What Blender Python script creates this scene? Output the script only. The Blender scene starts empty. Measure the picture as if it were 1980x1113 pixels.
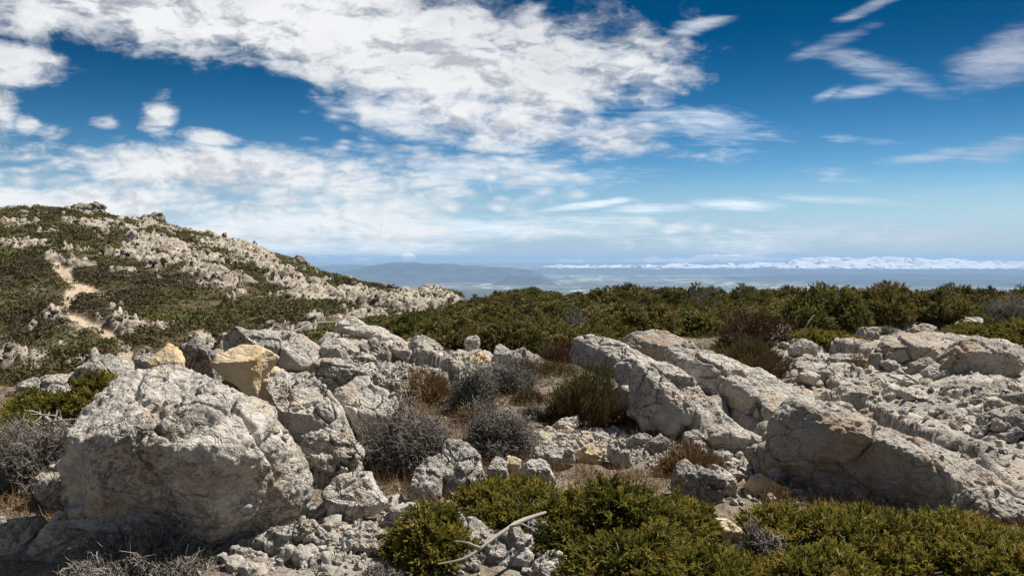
import bpy, bmesh, math, random
import numpy as np
from mathutils import Vector, Matrix
SC = bpy.context.scene
COL = SC.collection
rng = np.random.default_rng(7)
random.seed(7)
F32 = np.float32

# ------------------------------------------------------------------ camera
EYE = np.array([0.0, 0.0, 1.65])
FPX = 1468.0
PITCH = math.atan(59.5 / FPX)
cam = bpy.data.cameras.new("camera")
cam.sensor_width = 36.0
cam.lens = 36.0 * FPX / 1980.0
cam.clip_start = 0.05
cam.clip_end = 300000.0
camo = bpy.data.objects.new("camera", cam)
camo.location = EYE
camo.rotation_euler = (math.pi / 2 - PITCH, 0, 0)
COL.objects.link(camo)
SC.camera = camo
CP, SP = math.cos(PITCH), math.sin(PITCH)

def ray(px, py):
    """world direction of a photo pixel (1980x1113), forward part not normalised"""
    a = (np.asarray(px, float) - 990.0) / FPX
    b = (556.5 - np.asarray(py, float)) / FPX
    a, b = np.broadcast_arrays(a, b)
    return np.stack([a, CP + b * SP, -SP + b * CP], -1)

def project(p):
    q = p - EYE
    f = q[..., 1] * CP - q[..., 2] * SP
    u = q[..., 1] * SP + q[..., 2] * CP
    f = np.maximum(f, 1e-3)
    return 990 + FPX * q[..., 0] / f, 556.5 - FPX * u / f

# ------------------------------------------------------------------ noise
_r = np.random.default_rng(11)
PERM = _r.permutation(256).astype(np.int32)
GRAD = _r.normal(size=(256, 3)); GRAD /= np.linalg.norm(GRAD, axis=1)[:, None]; GRAD = GRAD.astype(F32)
JIT = _r.random((256, 3)).astype(F32)
GR2 = _r.normal(size=(256, 3)); GR2 /= np.linalg.norm(GR2, axis=1)[:, None]; GR2 = GR2.astype(F32)
OFF = _r.random(256).astype(F32)

def _h(ix, iy, iz):
    return PERM[(PERM[(PERM[ix & 255] + iy) & 255] + iz) & 255]

def perlin(p):
    p = np.ascontiguousarray(p, F32)
    i = np.floor(p).astype(np.int32)
    f = p - i
    w = f * f * f * (f * (f * 6 - 15) + 10)
    ix, iy, iz = i[:, 0], i[:, 1], i[:, 2]
    out = np.zeros(len(p), F32)
    for dx in (0, 1):
        wx = w[:, 0] if dx else 1 - w[:, 0]
        for dy in (0, 1):
            wy = w[:, 1] if dy else 1 - w[:, 1]
            for dz in (0, 1):
                wz = w[:, 2] if dz else 1 - w[:, 2]
                g = GRAD[_h(ix + dx, iy + dy, iz + dz)]
                d = g[:, 0] * (f[:, 0] - dx) + g[:, 1] * (f[:, 1] - dy) + g[:, 2] * (f[:, 2] - dz)
                out += wx * wy * wz * d
    return out * 1.5

def fbm(p, oct=4, gain=0.5, lac=2.03):
    out = np.zeros(len(p), F32); a = 1.0
    q = np.array(p, F32)
    for k in range(oct):
        out += a * perlin(q + 17.3 * k); a *= gain; q = q * lac
    return out

def ridged(p, oct=4, gain=0.5):
    out = np.zeros(len(p), F32); a = 1.0; q = np.array(p, F32)
    for k in range(oct):
        out += a * (1 - 2 * np.abs(perlin(q + 9.1 * k))); a *= gain; q = q * 2.07
    return out

def worley(p):
    """F1, F2, id and offset to the nearest feature point"""
    p = np.ascontiguousarray(p, F32)
    n = len(p)
    i = np.floor(p).astype(np.int32); f = p - i
    F1 = np.full(n, 9, F32); F2 = np.full(n, 9, F32)
    ID = np.zeros(n, np.int32); D = np.zeros((n, 3), F32)
    for dx in (-1, 0, 1):
        for dy in (-1, 0, 1):
            for dz in (-1, 0, 1):
                h = _h(i[:, 0] + dx, i[:, 1] + dy, i[:, 2] + dz)
                v = f - (JIT[h] + np.array([dx, dy, dz], F32))
                d = np.sqrt((v * v).sum(1))
                m = d < F1
                F2 = np.where(m, F1, np.minimum(F2, d))
                F1 = np.where(m, d, F1); ID = np.where(m, h, ID)
                D[m] = v[m]
    return F1, F2, ID, D

def sstep(a, b, x):
    t = np.clip((x - a) / (b - a), 0, 1)
    return t * t * (3 - 2 * t)

# ------------------------------------------------------------------ mesh helpers
def mesh_from(name, V, T, mat=None, smooth=True, attrs=None, nv=3):
    V = np.ascontiguousarray(V, F32); T = np.ascontiguousarray(T, np.int32)
    me = bpy.data.meshes.new(name)
    me.vertices.add(len(V)); me.vertices.foreach_set("co", V.ravel())
    nf = len(T)
    me.loops.add(nf * nv); me.loops.foreach_set("vertex_index", T.ravel())
    me.polygons.add(nf)
    me.polygons.foreach_set("loop_start", np.arange(0, nf * nv, nv, dtype=np.int32))
    me.polygons.foreach_set("use_smooth", np.full(nf, smooth, bool))
    me.update(calc_edges=True)
    for k, a in (attrs or {}).items():
        at = me.attributes.new(k, 'FLOAT', 'POINT')
        at.data.foreach_set("value", np.ascontiguousarray(a, F32))
    if mat: me.materials.append(mat)
    return me

def link(name, me, parent=None, loc=None):
    o = bpy.data.objects.new(name, me); COL.objects.link(o)
    if loc is not None: o.location = loc
    if parent is not None: o.parent = parent
    return o

def tag(o, label, cat=None, group=None, kind=None):
    if label: o["label"] = label
    if cat: o["category"] = cat
    if group: o["group"] = group
    if kind: o["kind"] = kind
    return o

def vnormals(V, T):
    a, b, c = V[T[:, 0]], V[T[:, 1]], V[T[:, 2]]
    fn = np.cross(b - a, c - a)
    N = np.zeros_like(V)
    for k in range(3):
        for ax in range(3):
            N[:, ax] += np.bincount(T[:, k], fn[:, ax], len(V))
    return N / (np.linalg.norm(N, axis=1)[:, None] + 1e-12)

_ico = {}
def ico(s):
    if s not in _ico:
        bm = bmesh.new(); bmesh.ops.create_icosphere(bm, subdivisions=s, radius=1)
        V = np.array([v.co[:] for v in bm.verts]); T = np.array([[v.index for v in f.verts] for f in bm.faces], np.int32)
        V /= np.linalg.norm(V, axis=1)[:, None]
        _ico[s] = (V, T); bm.free()
    return _ico[s]

# ------------------------------------------------------------------ node helpers
class G:
    def __init__(s, tree):
        s.t = tree; tree.nodes.clear()
    def n(s, typ, ins=None, **kw):
        nd = s.t.nodes.new(typ)
        for k, v in kw.items(): setattr(nd, k, v)
        for k, v in (ins or {}).items():
            sock = nd.inputs[k]
            if isinstance(v, bpy.types.NodeSocket): s.t.links.new(v, sock)
            else: sock.default_value = v
        return nd
    def math(s, op, a, b=None, c=None, clamp=False):
        ins = {0: a}
        if b is not None: ins[1] = b
        if c is not None: ins[2] = c
        return s.n('ShaderNodeMath', ins, operation=op, use_clamp=clamp).outputs[0]
    def vmath(s, op, a, b=None, out=0):
        ins = {0: a}
        if b is not None: ins[1] = b
        return s.n('ShaderNodeVectorMath', ins, operation=op).outputs[out]
    def noise(s, vec, scale, detail=4, rough=0.55, dist=0.0, out='Fac'):
        return s.n('ShaderNodeTexNoise', {'Vector': vec, 'Scale': scale, 'Detail': detail, 'Roughness': rough, 'Distortion': dist}).outputs[out]
    def ss(s, x, a, b, c=0.0, d=1.0, it='SMOOTHSTEP'):
        return s.n('ShaderNodeMapRange', {'Value': x, 'From Min': a, 'From Max': b, 'To Min': c, 'To Max': d}, interpolation_type=it).outputs[0]
    def mix(s, f, a, b, blend='MIX'):
        m = s.n('ShaderNodeMix', data_type='RGBA', blend_type=blend)
        for k, v in ((0, f), (6, a), (7, b)):
            if isinstance(v, bpy.types.NodeSocket): s.t.links.new(v, m.inputs[k])
            else: m.inputs[k].default_value = v if k == 0 else (*v, 1.0)[:4]
        return m.outputs[2]

def material(name):
    m = bpy.data.materials.new(name); m.use_nodes = True
    return m, G(m.node_tree)

def bsdf(g, color, rough=0.9, normal=None, spec=0.2):
    ins = {'Base Color': color, 'Roughness': rough, 'Specular IOR Level': spec}
    if normal is not None: ins['Normal'] = normal
    b = g.n('ShaderNodeBsdfPrincipled', ins)
    g.n('ShaderNodeOutputMaterial', {'Surface': b.outputs[0]})
    return b

def limestone(name, light=(0.67, 0.62, 0.54), grey=(0.45, 0.42, 0.375), dark=(0.115, 0.11, 0.105),
              warm=(0.52, 0.40, 0.27), grey_amt=0.0, dark_amt=0.0, warm_amt=0.0, bump=1.0, scale=1.0, strata=0.0, dist=None):
    m, g = material(name)
    tc = g.n('ShaderNodeTexCoord'); oi = g.n('ShaderNodeObjectInfo')
    off = g.vmath('SCALE', g.n('ShaderNodeCombineXYZ', {0: oi.outputs['Random'], 1: 0.37, 2: 0.71}).outputs[0])
    off.node.inputs['Scale'].default_value = 37.0
    v = g.vmath('ADD', tc.outputs['Object'], off)
    if scale != 1.0:
        v = g.vmath('SCALE', v); v.node.inputs['Scale'].default_value = scale
    n1 = g.noise(v, 2.6, 5, 0.6)
    n2 = g.noise(v, 9.0, 6, 0.65, 0.4)
    n3 = g.noise(v, 38.0, 5, 0.7)
    n4 = g.noise(v, 3.7, 3, 0.5, 0.8)
    n5 = g.noise(v, 110.0, 3, 0.6)
    c = g.mix(g.ss(n2, 0.40 - grey_amt, 0.66 - grey_amt), light, grey)
    c = g.mix(g.math('MULTIPLY', g.ss(n4, 0.50 - warm_amt, 0.72 - warm_amt), 0.75), c, warm)
    n6 = g.noise(v, 5.2, 7, 0.66, 0.6)
    c = g.mix(g.ss(n6, 0.56 - dark_amt * .6, 0.68 - dark_amt * .6, 0, 0.6), c, tuple(0.60 * q for q in grey))
    lich = g.math('MULTIPLY', g.ss(n3, 0.52 - dark_amt, 0.66 - dark_amt), g.ss(n1, 0.40 - dark_amt, 0.62 - dark_amt))
    c = g.mix(g.math('MULTIPLY', lich, 0.75), c, dark)
    sp = g.n('ShaderNodeTexVoronoi', {'Vector': v, 'Scale': 26.0, 'Randomness': 1.0})
    spots = g.math('MULTIPLY', g.ss(sp.outputs['Distance'], 0.20, 0.10), g.ss(g.noise(v, 5.1, 3), 0.50, 0.62))
    c = g.mix(g.math('MULTIPLY', spots, 0.5), c, (0.62, 0.59, 0.53))
    c = g.mix(g.ss(n5, 0.3, 0.75, 0.0, 0.30), c, (0.20, 0.18, 0.155))
    # broken, pitted surface
    w = g.n('ShaderNodeTexVoronoi', {'Vector': g.vmath('ADD', v, g.vmath('SCALE', g.noise(v, 6.0, 3, 0.5, 0, 'Color'))), 'Scale': 17.0}, feature='SMOOTH_F1')
    pit = g.math('MULTIPLY', g.ss(w.outputs['Distance'], 0.05, 0.42), 1.0)
    h = g.math('ADD', g.math('MULTIPLY', n2, 0.034), g.math('MULTIPLY', n3, 0.024))
    h = g.math('ADD', h, g.math('MULTIPLY', pit, 0.010))
    h = g.math('ADD', h, g.math('MULTIPLY', n5, 0.007))
    cv = g.vmath('ADD', v, g.vmath('SCALE', g.noise(v, 3.0, 4, 0.55, 0, 'Color')))
    cv.node.inputs[1].links[0].from_node.inputs['Scale'].default_value = 0.35
    ck = g.n('ShaderNodeTexVoronoi', {'Vector': g.vmath('MULTIPLY', cv, (1.0, 1.6, 2.2)), 'Scale': 2.6}, feature='DISTANCE_TO_EDGE')
    ck2 = g.n('ShaderNodeTexVoronoi', {'Vector': g.vmath('MULTIPLY', cv, (1.5, 1.0, 1.9)), 'Scale': 7.5}, feature='DISTANCE_TO_EDGE')
    cm = g.ss(g.noise(v, 1.7, 3), 0.45, 0.60)
    h = g.math('SUBTRACT', h, g.math('MULTIPLY', g.math('MULTIPLY', g.ss(ck.outputs['Distance'], 0.035, 0.0), cm), 0.035))
    h = g.math('SUBTRACT', h, g.math('MULTIPLY', g.math('MULTIPLY', g.ss(ck2.outputs['Distance'], 0.05, 0.0), g.ss(g.noise(v, 2.3, 3), 0.48, 0.60)), 0.014))
    if strata:
        wv = g.n('ShaderNodeTexNoise', {'Vector': g.vmath('MULTIPLY', v, (1.2, 3.0, 14.0)), 'Scale': 2.0, 'Detail': 5.0, 'Roughness': 0.6}).outputs['Fac']
        h = g.math('ADD', h, g.math('MULTIPLY', wv, 0.03 * strata))
    bp = g.n('ShaderNodeBump', {'Strength': 0.9 * bump, 'Distance': dist or 1.0 / scale, 'Height': h})
    bsdf(g, c, 0.92, bp.outputs[0], 0.15)
    return m

M = {}
M['boulder'] = limestone('weathered_grey_limestone', light=(0.68, 0.63, 0.55), grey_amt=0.0, dark_amt=0.07)
M['lime'] = limestone('pale_limestone', warm_amt=0.0, dark_amt=0.03)
M['grey'] = limestone('grey_limestone', grey_amt=0.07, dark_amt=0.06)
M['dark'] = limestone('dark_mossy_limestone', grey_amt=0.13, dark_amt=0.12)
M['cream'] = limestone('fresh_cream_limestone', light=(0.66, 0.53, 0.355), grey=(0.55, 0.43, 0.28), warm=(0.60, 0.40, 0.17), dark=(0.3, 0.24, 0.16), warm_amt=0.04, bump=0.5)
M['slab'] = limestone('banded_limestone', grey_amt=0.03, dark_amt=0.03, strata=1.0)
M['rust'] = limestone('rust_tinted_limestone', light=(0.50, 0.45, 0.385), warm=(0.46, 0.31, 0.19), warm_amt=0.06, strata=0.6, dark_amt=0.02)
M['far'] = limestone('hill_limestone', light=(0.42, 0.37, 0.30), grey=(0.25, 0.225, 0.19), dark=(0.09, 0.08, 0.065), grey_amt=0.05, dark_amt=0.05, bump=1.0, scale=0.22)

# the same stones, for loose pieces that are built at unit size and scaled down
for k_, kw in dict(lime=dict(dark_amt=0.03), cream=dict(light=(0.66, 0.57, 0.44), grey=(0.55, 0.47, 0.36), warm=(0.60, 0.46, 0.28), dark=(0.3, 0.25, 0.18)), grey=dict(grey_amt=0.06, dark_amt=0.06),
                   slab=dict(grey_amt=0.03, dark_amt=0.03), rust=dict(warm=(0.46, 0.31, 0.19), warm_amt=0.05, dark_amt=0.02), dark=dict(grey_amt=0.12, dark_amt=0.10)).items():
    M['loose_' + k_] = limestone('loose_' + k_ + '_stone', scale=0.20, dist=0.55, bump=0.9, **kw)
# ------------------------------------------------------------------ terrain of the mountain top
def tab(u, pts):
    pts = np.array(pts, float)
    return np.interp(u, pts[:, 0], pts[:, 1])

EDGE = [(-900, 8.5), (0, 8.9), (280, 9.3), (420, 10.5), (600, 13.5), (750, 19), (900, 27), (1100, 31), (1980, 30), (3000, 28)]
SKYV = [(-1500, 372), (-600, 385), (0, 405), (130, 406), (200, 416), (310, 434), (370, 452), (480, 476), (580, 512), (620, 530), (700, 553), (760, 568), (850, 574), (900, 594), (935, 612), (1000, 640), (1100, 700), (1300, 800)]
SKYD = [(-1500, 160), (0, 150), (300, 140), (580, 110), (760, 86), (900, 62), (1000, 52), (1300, 45)]
VALV = [(-1500, 790), (0, 770), (300, 706), (500, 664), (700, 642), (900, 622), (1000, 640), (1300, 800)]
VALD = [(-1500, 36), (0, 37), (300, 38), (500, 40), (700, 36), (900, 34), (1300, 34)]

PLAIN = -1150.0
def zpix(v, d):      # height of the point seen at photo row v at forward distance d
    r = ray(990.0, v)
    return EYE[2] + d * r[..., 2] / r[..., 1]

def smax(a, b, k):
    return 0.5 * (a + b + np.sqrt((a - b) ** 2 + k * k))

def height0(x, y):
    """large shape of the ground, without roughness"""
    x = np.asarray(x, float); y = np.asarray(y, float)
    yy = np.maximum(y, 2.0)
    u = np.clip(990 + FPX * x / yy, -1500, 3200)
    e = tab(u, EDGE)
    plat = -0.85 * sstep(1000, 760, u) * np.clip((y - 12) / 14, 0, 1.5)
    plat += 0.10 * np.sin(x * 0.9 + 1.0) * np.cos(y * 0.7) * sstep(3, 7, y)
    plat += 0.10 * sstep(1450, 1900, u) * sstep(6, 12, y)
    # heaps of rock that raise the ground under the left ridge and the outcrops on the right
    plat += 0.46 * np.exp(-((x + 2.35) / 1.75) ** 2 - ((y - 9.6) / 2.6) ** 2) + 0.14 * np.exp(-((x + 1.6) / 0.9) ** 2 - ((y - 6.6) / 1.0) ** 2)
    plat += 0.16 * np.exp(-((x - 4.9) / 2.6) ** 2 - ((y - 9.2) / 2.6) ** 2)
    vd, sd = tab(u, VALD), tab(u, SKYD)
    vz, sz = zpix(tab(u, VALV), vd), zpix(tab(u, SKYV), sd)
    t = (y - vd) / np.maximum(sd - vd, 1)
    hill = vz + (sz - vz) * (t + 0.16 * np.sin(np.pi * np.clip(t, 0, 1)) * (sz > vz))
    over = np.maximum(y - sd, 0)
    hill = np.where(y > sd, sz - 0.02 * over - 0.34 * over * sstep(0, 60, over), hill)
    hill = np.where(y < vd, vz, hill)
    right = -0.6 - 0.30 * np.maximum(y - e, 0)
    far = np.where(u < 940, hill, right)
    far = np.where((u >= 880) & (u < 1000), hill + (right - hill) * sstep(880, 1000, u), far)
    w = np.clip((y - e) / np.maximum(vd - e, 1), 0, 1)
    w = np.where(u < 960, 1 - (1 - w) ** 2.4, sstep(0, 1, w))
    z = plat * (1 - w) + far * w
    z = np.where(y > 400, np.minimum(z, -750 + 0 * z + 750 * 0), z) if False else z
    return z, u

HILLROCK = [  # pale rocky ground on the far hill: centre, radii, rotation (deg), weight in photo pixels
    (300, 480, 95, 38, 12, 1.0), (400, 520, 90, 30, 20, .9), (430, 470, 120, 22, 20, .9), (520, 520, 80, 26, 25, .8),
    (300, 425, 60, 18, 15, .8), (165, 405, 50, 12, 5, 1.0), (620, 560, 110, 20, 18, .9), (760, 590, 120, 16, 12, .9), (850, 590, 80, 18, 15, 1.0),
    (560, 545, 60, 16, 20, .7), (420, 560, 60, 16, 30, .6), (60, 470, 70, 12, 8, .45), (30, 440, 60, 14, 0, .45), (170, 455, 30, 10, 0, .5), (90, 490, 60, 8, 5, .4),
    (40, 680, 70, 22, 15, .55), (30, 705, 60, 12, 10, .5), (330, 625, 110, 16, 5, .45), (600, 600, 110, 14, 10, .45), (700, 610, 120, 16, 0, .55),
    (270, 640, 90, 14, 10, .4), (120, 660, 30, 8, 0, .3)]
HILLSOIL = [(165, 562, 36, 12, 20, .62), (140, 530, 14, 26, -30, .6), (290, 615, 70, 14, 12, .9), (360, 630, 60, 14, 10, .7), (420, 560, 34, 12, 25, .4), (100, 590, 60, 8, 5, .35),
            (270, 650, 40, 14, 20, .5), (480, 625, 60, 8, 0, .3)]
PATH = [(112, 512), (128, 532), (150, 552), (142, 566), (124, 590), (146, 606), (186, 620), (216, 640), (238, 664), (246, 690), (262, 720)]
PATH2 = [(150, 552), (182, 560), (203, 572)]

def blobs(u, v, L):
    s = np.zeros_like(u)
    for (cu, cv, ru, rv, ro, w) in L:
        a = math.radians(ro); c, sn = math.cos(a), math.sin(a)
        du, dv = u - cu, v - cv
        d = np.hypot((du * c + dv * sn) / ru, (-du * sn + dv * c) / rv)
        s = np.maximum(s, w * sstep(1.35, 0.45, d))
    return s

def polydist(u, v, P):
    d = np.full_like(u, 1e9)
    for (a, b) in zip(P[:-1], P[1:]):
        a = np.array(a, float); b = np.array(b, float); ab = b - a
        t = np.clip(((u - a[0]) * ab[0] + (v - a[1]) * ab[1]) / (ab @ ab), 0, 1)
        d = np.minimum(d, np.hypot(u - a[0] - t * ab[0], (v - a[1] - t * ab[1]) * 1.6))
    return d

def masks(x, y, z0):
    P = np.stack([x, y, z0], -1)
    u, v = project(P)
    n = fbm(P / 9.0, 4); n2 = fbm(P / 2.2, 3)
    e_ = tab(np.clip(u, -1500, 3200), EDGE)
    onhill = sstep(e_ + .5, e_ + 4, y) * (u < 960)
    rock = blobs(u, v, HILLROCK)
    n3 = fbm(P / 4.2 + 31.0, 4)
    rock = sstep(0.34, 0.56, rock * 0.8 + 0.42 * n + 0.30 * n2)
    calm = blobs(u, v, [(30, 540, 160, 45, 12, 1.), (250, 590, 110, 22, 10, 1.), (430, 600, 90, 22, 8, .9), (80, 425, 150, 14, 3, .8)])
    rock = np.maximum(rock, sstep(0.26, 0.42, n3 + .2 * n2 - .35 * calm)) * onhill
    soil = blobs(u, v, HILLSOIL)
    soil = sstep(0.42, 0.58, soil * 0.8 + 0.22 * n + 0.45 * n2) * onhill
    wob = 5 * n2
    pd = np.minimum(polydist(u + wob, v, PATH) - 6 - 3 * sstep(590, 640, v), polydist(u + wob, v, PATH2) - 2)
    pth = sstep(7.0, 2.0, pd * (0.6 + 0.4 * sstep(500, 640, v))) * onhill
    soil = np.maximum(soil, pth)
    rock = rock * (1 - pth) * sstep(4, 20, pd + 6 * (1 - onhill) * 0)
    green = blobs(u, v, [(60, 415, 150, 18, 3, 1.0)]) * onhill
    # foreground bedrock
    near = 1 - sstep(18, 26, y)
    brk = np.maximum.reduce([blobs(u, v, [(1770, 770, 400, 150, 12, 1.1), (1430, 870, 130, 70, 20, .9), (820, 690, 260, 60, 8, .9), (600, 1060, 260, 100, 0, .45), (1000, 1060, 130, 80, 0, .5),
                                            (1900, 950, 200, 90, 10, .9), (560, 840, 160, 130, 0, .5), (1230, 700, 130, 60, 10, .8), (1250, 760, 100, 70, 30, .8)])])
    rockn = sstep(0.30, 0.55, brk * 0.8 + 0.25 * n2) * near
    grav = blobs(u, v, [(1120, 855, 130, 50, 8, 1.0), (870, 700, 110, 40, 0, .7)]) * near
    return u, v, rock, soil, green, rockn, grav, onhill

def height(x, y, full=False):
    x = np.asarray(x, float); y = np.asarray(y, float)
    sh = x.shape; x = x.ravel(); y = y.ravel()
    z0, _ = height0(x, y)
    u, v, rock, soil, green, rockn, grav, onhill = masks(x, y, z0)
    P = np.stack([x, y, z0], -1)
    z = z0.copy()
    r = np.hypot(x, y)
    # hillside relief
    hw = sstep(26, 45, r) * sstep(420, 200, r)
    z += hw * (0.55 * fbm(P / 14.0, 4) + 0.10 * fbm(P / 1.6, 2))
    i = np.where(rock * hw > 0.02)[0]
    if len(i):
        q = P[i] * np.array([1 / 2.0, 1 / 4.2, 1 / 1.6]) + 0.35 * fbm(P[i] / 3.0, 3)[:, None]
        F1, F2, ID, D = worley(q)
        fac = ((GR2[ID] * D).sum(1) * 0.9 + (OFF[ID] - .4) * 0.8) * sstep(0, .18, F2 - F1)
        q2 = P[i] * np.array([1 / 1.1, 1 / 1.8, 1 / 1.1]) + 0.3 * fbm(P[i] / 1.0, 2)[:, None]
        G1, G2, ID2, D2 = worley(q2)
        fac2 = ((GR2[ID2] * D2).sum(1) * 0.45 + (OFF[ID2] - .4) * 0.35) * sstep(0, .2, G2 - G1)
        crack = -0.35 * sstep(0.10, 0.0, F2 - F1) - 0.15 * sstep(0.12, 0, G2 - G1)
        z[i] += rock[i] * hw[i] * (0.25 + .75 * fac + fac2 + 1.3 * crack)
    z -= soil * hw * 0.15
    rockn_a = rockn * (0.35 + 0.65 * sstep(4.5, 7.5, y))
    # foreground bedrock: fractured plates
    i = np.where(rockn > 0.02)[0]
    if len(i):
        pr = P[i].copy(); pr[:, 0] = P[i][:, 0] * .96 + P[i][:, 1] * .28; pr[:, 1] = -P[i][:, 0] * .28 + P[i][:, 1] * .96
        q = pr * np.array([1.15, .50, 1.5]) + 0.22 * fbm(P[i] * 1.2, 3)[:, None]
        q[:, 2] = 0.37
        F1, F2, ID, D = worley(q)
        fac = ((GR2[ID] * D).sum(1) * 0.22 + (OFF[ID] - .5) * 0.13) * sstep(0, .06, F2 - F1)
        q2 = pr * np.array([4.2, 1.9, 5.0]) + 0.22 * fbm(P[i] * 3, 2)[:, None]
        q2[:, 2] = 0.61
        G1, G2, ID2, D2 = worley(q2)
        fac2 = ((GR2[ID2] * D2).sum(1) * 0.045 + (OFF[ID2] - .5) * 0.02) * sstep(0, .10, G2 - G1)
        q3 = pr * np.array([13., 7., 9.]) + 0.25 * fbm(P[i] * 7, 2)[:, None]
        q3[:, 2] = .23
        H1, H2, ID3, D3 = worley(q3)
        fac2 += ((GR2[ID3] * D3).sum(1) * 0.016 + (OFF[ID3] - .5) * 0.012) * sstep(0, .2, H2 - H1)
        crack = -0.07 * sstep(0.10, 0, F2 - F1) - 0.025 * sstep(0.12, 0, G2 - G1)
        z[i] += rockn_a[i] * (0.13 + fac + fac2 + crack)
    nw = sstep(30, 18, r)
    i = np.where(nw > 0.01)[0]
    if len(i):
        z[i] += nw[i] * (0.05 * fbm(P[i] * 1.3, 3) + 0.012 * fbm(P[i] * 9, 3))
    z = z - np.maximum(r - 420, 0) * 0.26
    z = np.maximum(z, PLAIN + 1.0)
    if full:
        return z, rock, soil, green, rockn, grav, onhill
    return z.reshape(sh)

def hit(px, py, tmax=260):
    """where the sight line of a photo pixel meets the ground"""
    d = ray(px, py)
    t = np.exp(np.linspace(math.log(1.5), math.log(tmax), 500))
    P = EYE + t[:, None] * d
    z, _ = height0(P[:, 0], P[:, 1])
    b = np.where(P[:, 2] < z)[0]
    if not len(b): return None
    k = b[0]
    return P[k] if k == 0 else P[k - 1] + (P[k] - P[k - 1]) * ((P[k - 1, 2] - z[k - 1]) / ((P[k - 1, 2] - z[k - 1]) - (P[k, 2] - z[k]) + 1e-9))

def build_ground():
    az = np.concatenate([np.arange(-180, -44, 4.0), np.arange(-44, -37, 0.4), np.arange(-37, 37, 0.095), np.arange(37, 44, 0.4), np.arange(44, 180, 4.0)])
    az = np.radians(az)
    r = np.concatenate([np.exp(np.linspace(math.log(0.9), math.log(30), 640)), np.exp(np.linspace(math.log(30), math.log(170), 330))[1:], np.exp(np.linspace(math.log(170), math.log(4200), 40))[1:]])
    A, R = np.meshgrid(az, r)
    X, Y = R * np.sin(A), R * np.cos(A)
    z, rock, soil, green, rockn, grav, onhill = height(X.ravel(), Y.ravel(), True)
    V = np.stack([X.ravel(), Y.ravel(), z], -1)
    V = np.vstack([V, [[0, 0, float(z[:len(az)].mean())]]])
    nA, nR = len(az), len(r)
    k = np.arange(nR - 1)[:, None] * nA; j = np.arange(nA)[None]; j2 = (j + 1) % nA
    a, b, c, d = k + j, k + j2, k + nA + j2, k + nA + j
    T = np.concatenate([np.stack([a, c, d], -1).reshape(-1, 3), np.stack([a, b, c], -1).reshape(-1, 3)])
    fan = np.stack([np.full(nA, nA * nR), (np.arange(nA) + 1) % nA, np.arange(nA)], -1)
    T = np.vstack([T, fan])
    ext = lambda q: np.append(q, 0.0)
    m, g = material('mountain_soil_and_bedrock')
    tc = g.n('ShaderNodeTexCoord'); v = tc.outputs['Object']
    at = lambda s: g.n('ShaderNodeAttribute', attribute_name=s).outputs['Fac']
    big = g.noise(v, 0.35, 5, 0.6); mid = g.noise(v, 2.2, 6, 0.65); fine = g.noise(v, 14.0, 5, 0.7); vf = g.noise(v, 60.0, 4, 0.7)
    soilc = g.mix(g.ss(fine, 0.35, 0.7), (0.10, 0.078, 0.055), (0.21, 0.17, 0.125))
    soilc = g.mix(g.ss(vf, 0.45, 0.65, 0, 0.7), soilc, (0.36, 0.31, 0.245))
    hillc = g.mix(g.ss(mid, 0.4, 0.65), (0.062, 0.052, 0.028), (0.13, 0.10, 0.062))
    hillc = g.mix(g.ss(fine, 0.55, 0.7, 0, 0.6), hillc, (0.36, 0.29, 0.21))
    c = g.mix(at('onhill'), soilc, hillc)
    c = g.mix(at('green'), c, (0.075, 0.088, 0.025))
    c = g.mix(at('soil'), c, g.mix(g.ss(fine, 0.35, 0.7), (0.40, 0.31, 0.22), (0.56, 0.47, 0.36)))
    gv = g.n('ShaderNodeTexVoronoi', {'Vector': v, 'Scale': 17.0})
    gvc = g.mix(g.ss(g.noise(gv.outputs['Position'], 7.0, 1), 0.35, 0.65), (0.17, 0.135, 0.095), (0.32, 0.265, 0.20))
    c = g.mix(at('gravel'), c, gvc)
    rk = g.mix(g.ss(mid, 0.36, 0.62), (0.50, 0.455, 0.39), (0.30, 0.275, 0.245))
    rk = g.mix(g.ss(g.noise(v, 5.2, 7, 0.66, 0.6), 0.52, 0.66, 0, 0.65), rk, (0.20, 0.185, 0.165))
    rk = g.mix(g.ss(g.noise(v, 0.9, 4, 0.6, 0.5), 0.52, 0.70, 0, 0.7), rk, (0.50, 0.39, 0.28))
    rk = g.mix(g.math('MULTIPLY', g.ss(fine, 0.52, 0.66), g.ss(big, 0.42, 0.6)), rk, (0.13, 0.122, 0.112))
    rf = g.mix(g.ss(mid, 0.36, 0.62), (0.42, 0.365, 0.295), (0.25, 0.22, 0.185))
    rf = g.mix(g.ss(g.noise(v, 0.9, 6, 0.7, 0.8), 0.50, 0.62, 0, 0.85), rf, (0.10, 0.085, 0.06))
    c = g.mix(at('rocknear'), c, rk)
    c = g.mix(at('rockfar'), c, rf)
    h = g.math('ADD', g.math('MULTIPLY', mid, 0.10), g.math('MULTIPLY', fine, 0.045))
    cv = g.vmath('ADD', v, g.noise(v, 3.0, 4, 0.55, 0, 'Color'))
    ck = g.n('ShaderNodeTexVoronoi', {'Vector': g.vmath('MULTIPLY', cv, (2.4, 1.2, 1.0)), 'Scale': 2.6}, feature='DISTANCE_TO_EDGE')
    h = g.math('SUBTRACT', h, g.math('MULTIPLY', g.math('MULTIPLY', g.ss(ck.outputs['Distance'], 0.05, 0.0), at('rocknear')), 0.035))
    h = g.math('ADD', h, g.math('MULTIPLY', vf, 0.014))
    h = g.math('ADD', h, g.math('MULTIPLY', g.math('MULTIPLY', g.ss(gv.outputs['Distance'], 0.6, 0.0), at('gravel')), 0.012))
    bp = g.n('ShaderNodeBump', {'Strength': 0.8, 'Distance': 1.0, 'Height': h})
    bsdf(g, c, 0.95, bp.outputs[0], 0.1)
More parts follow.
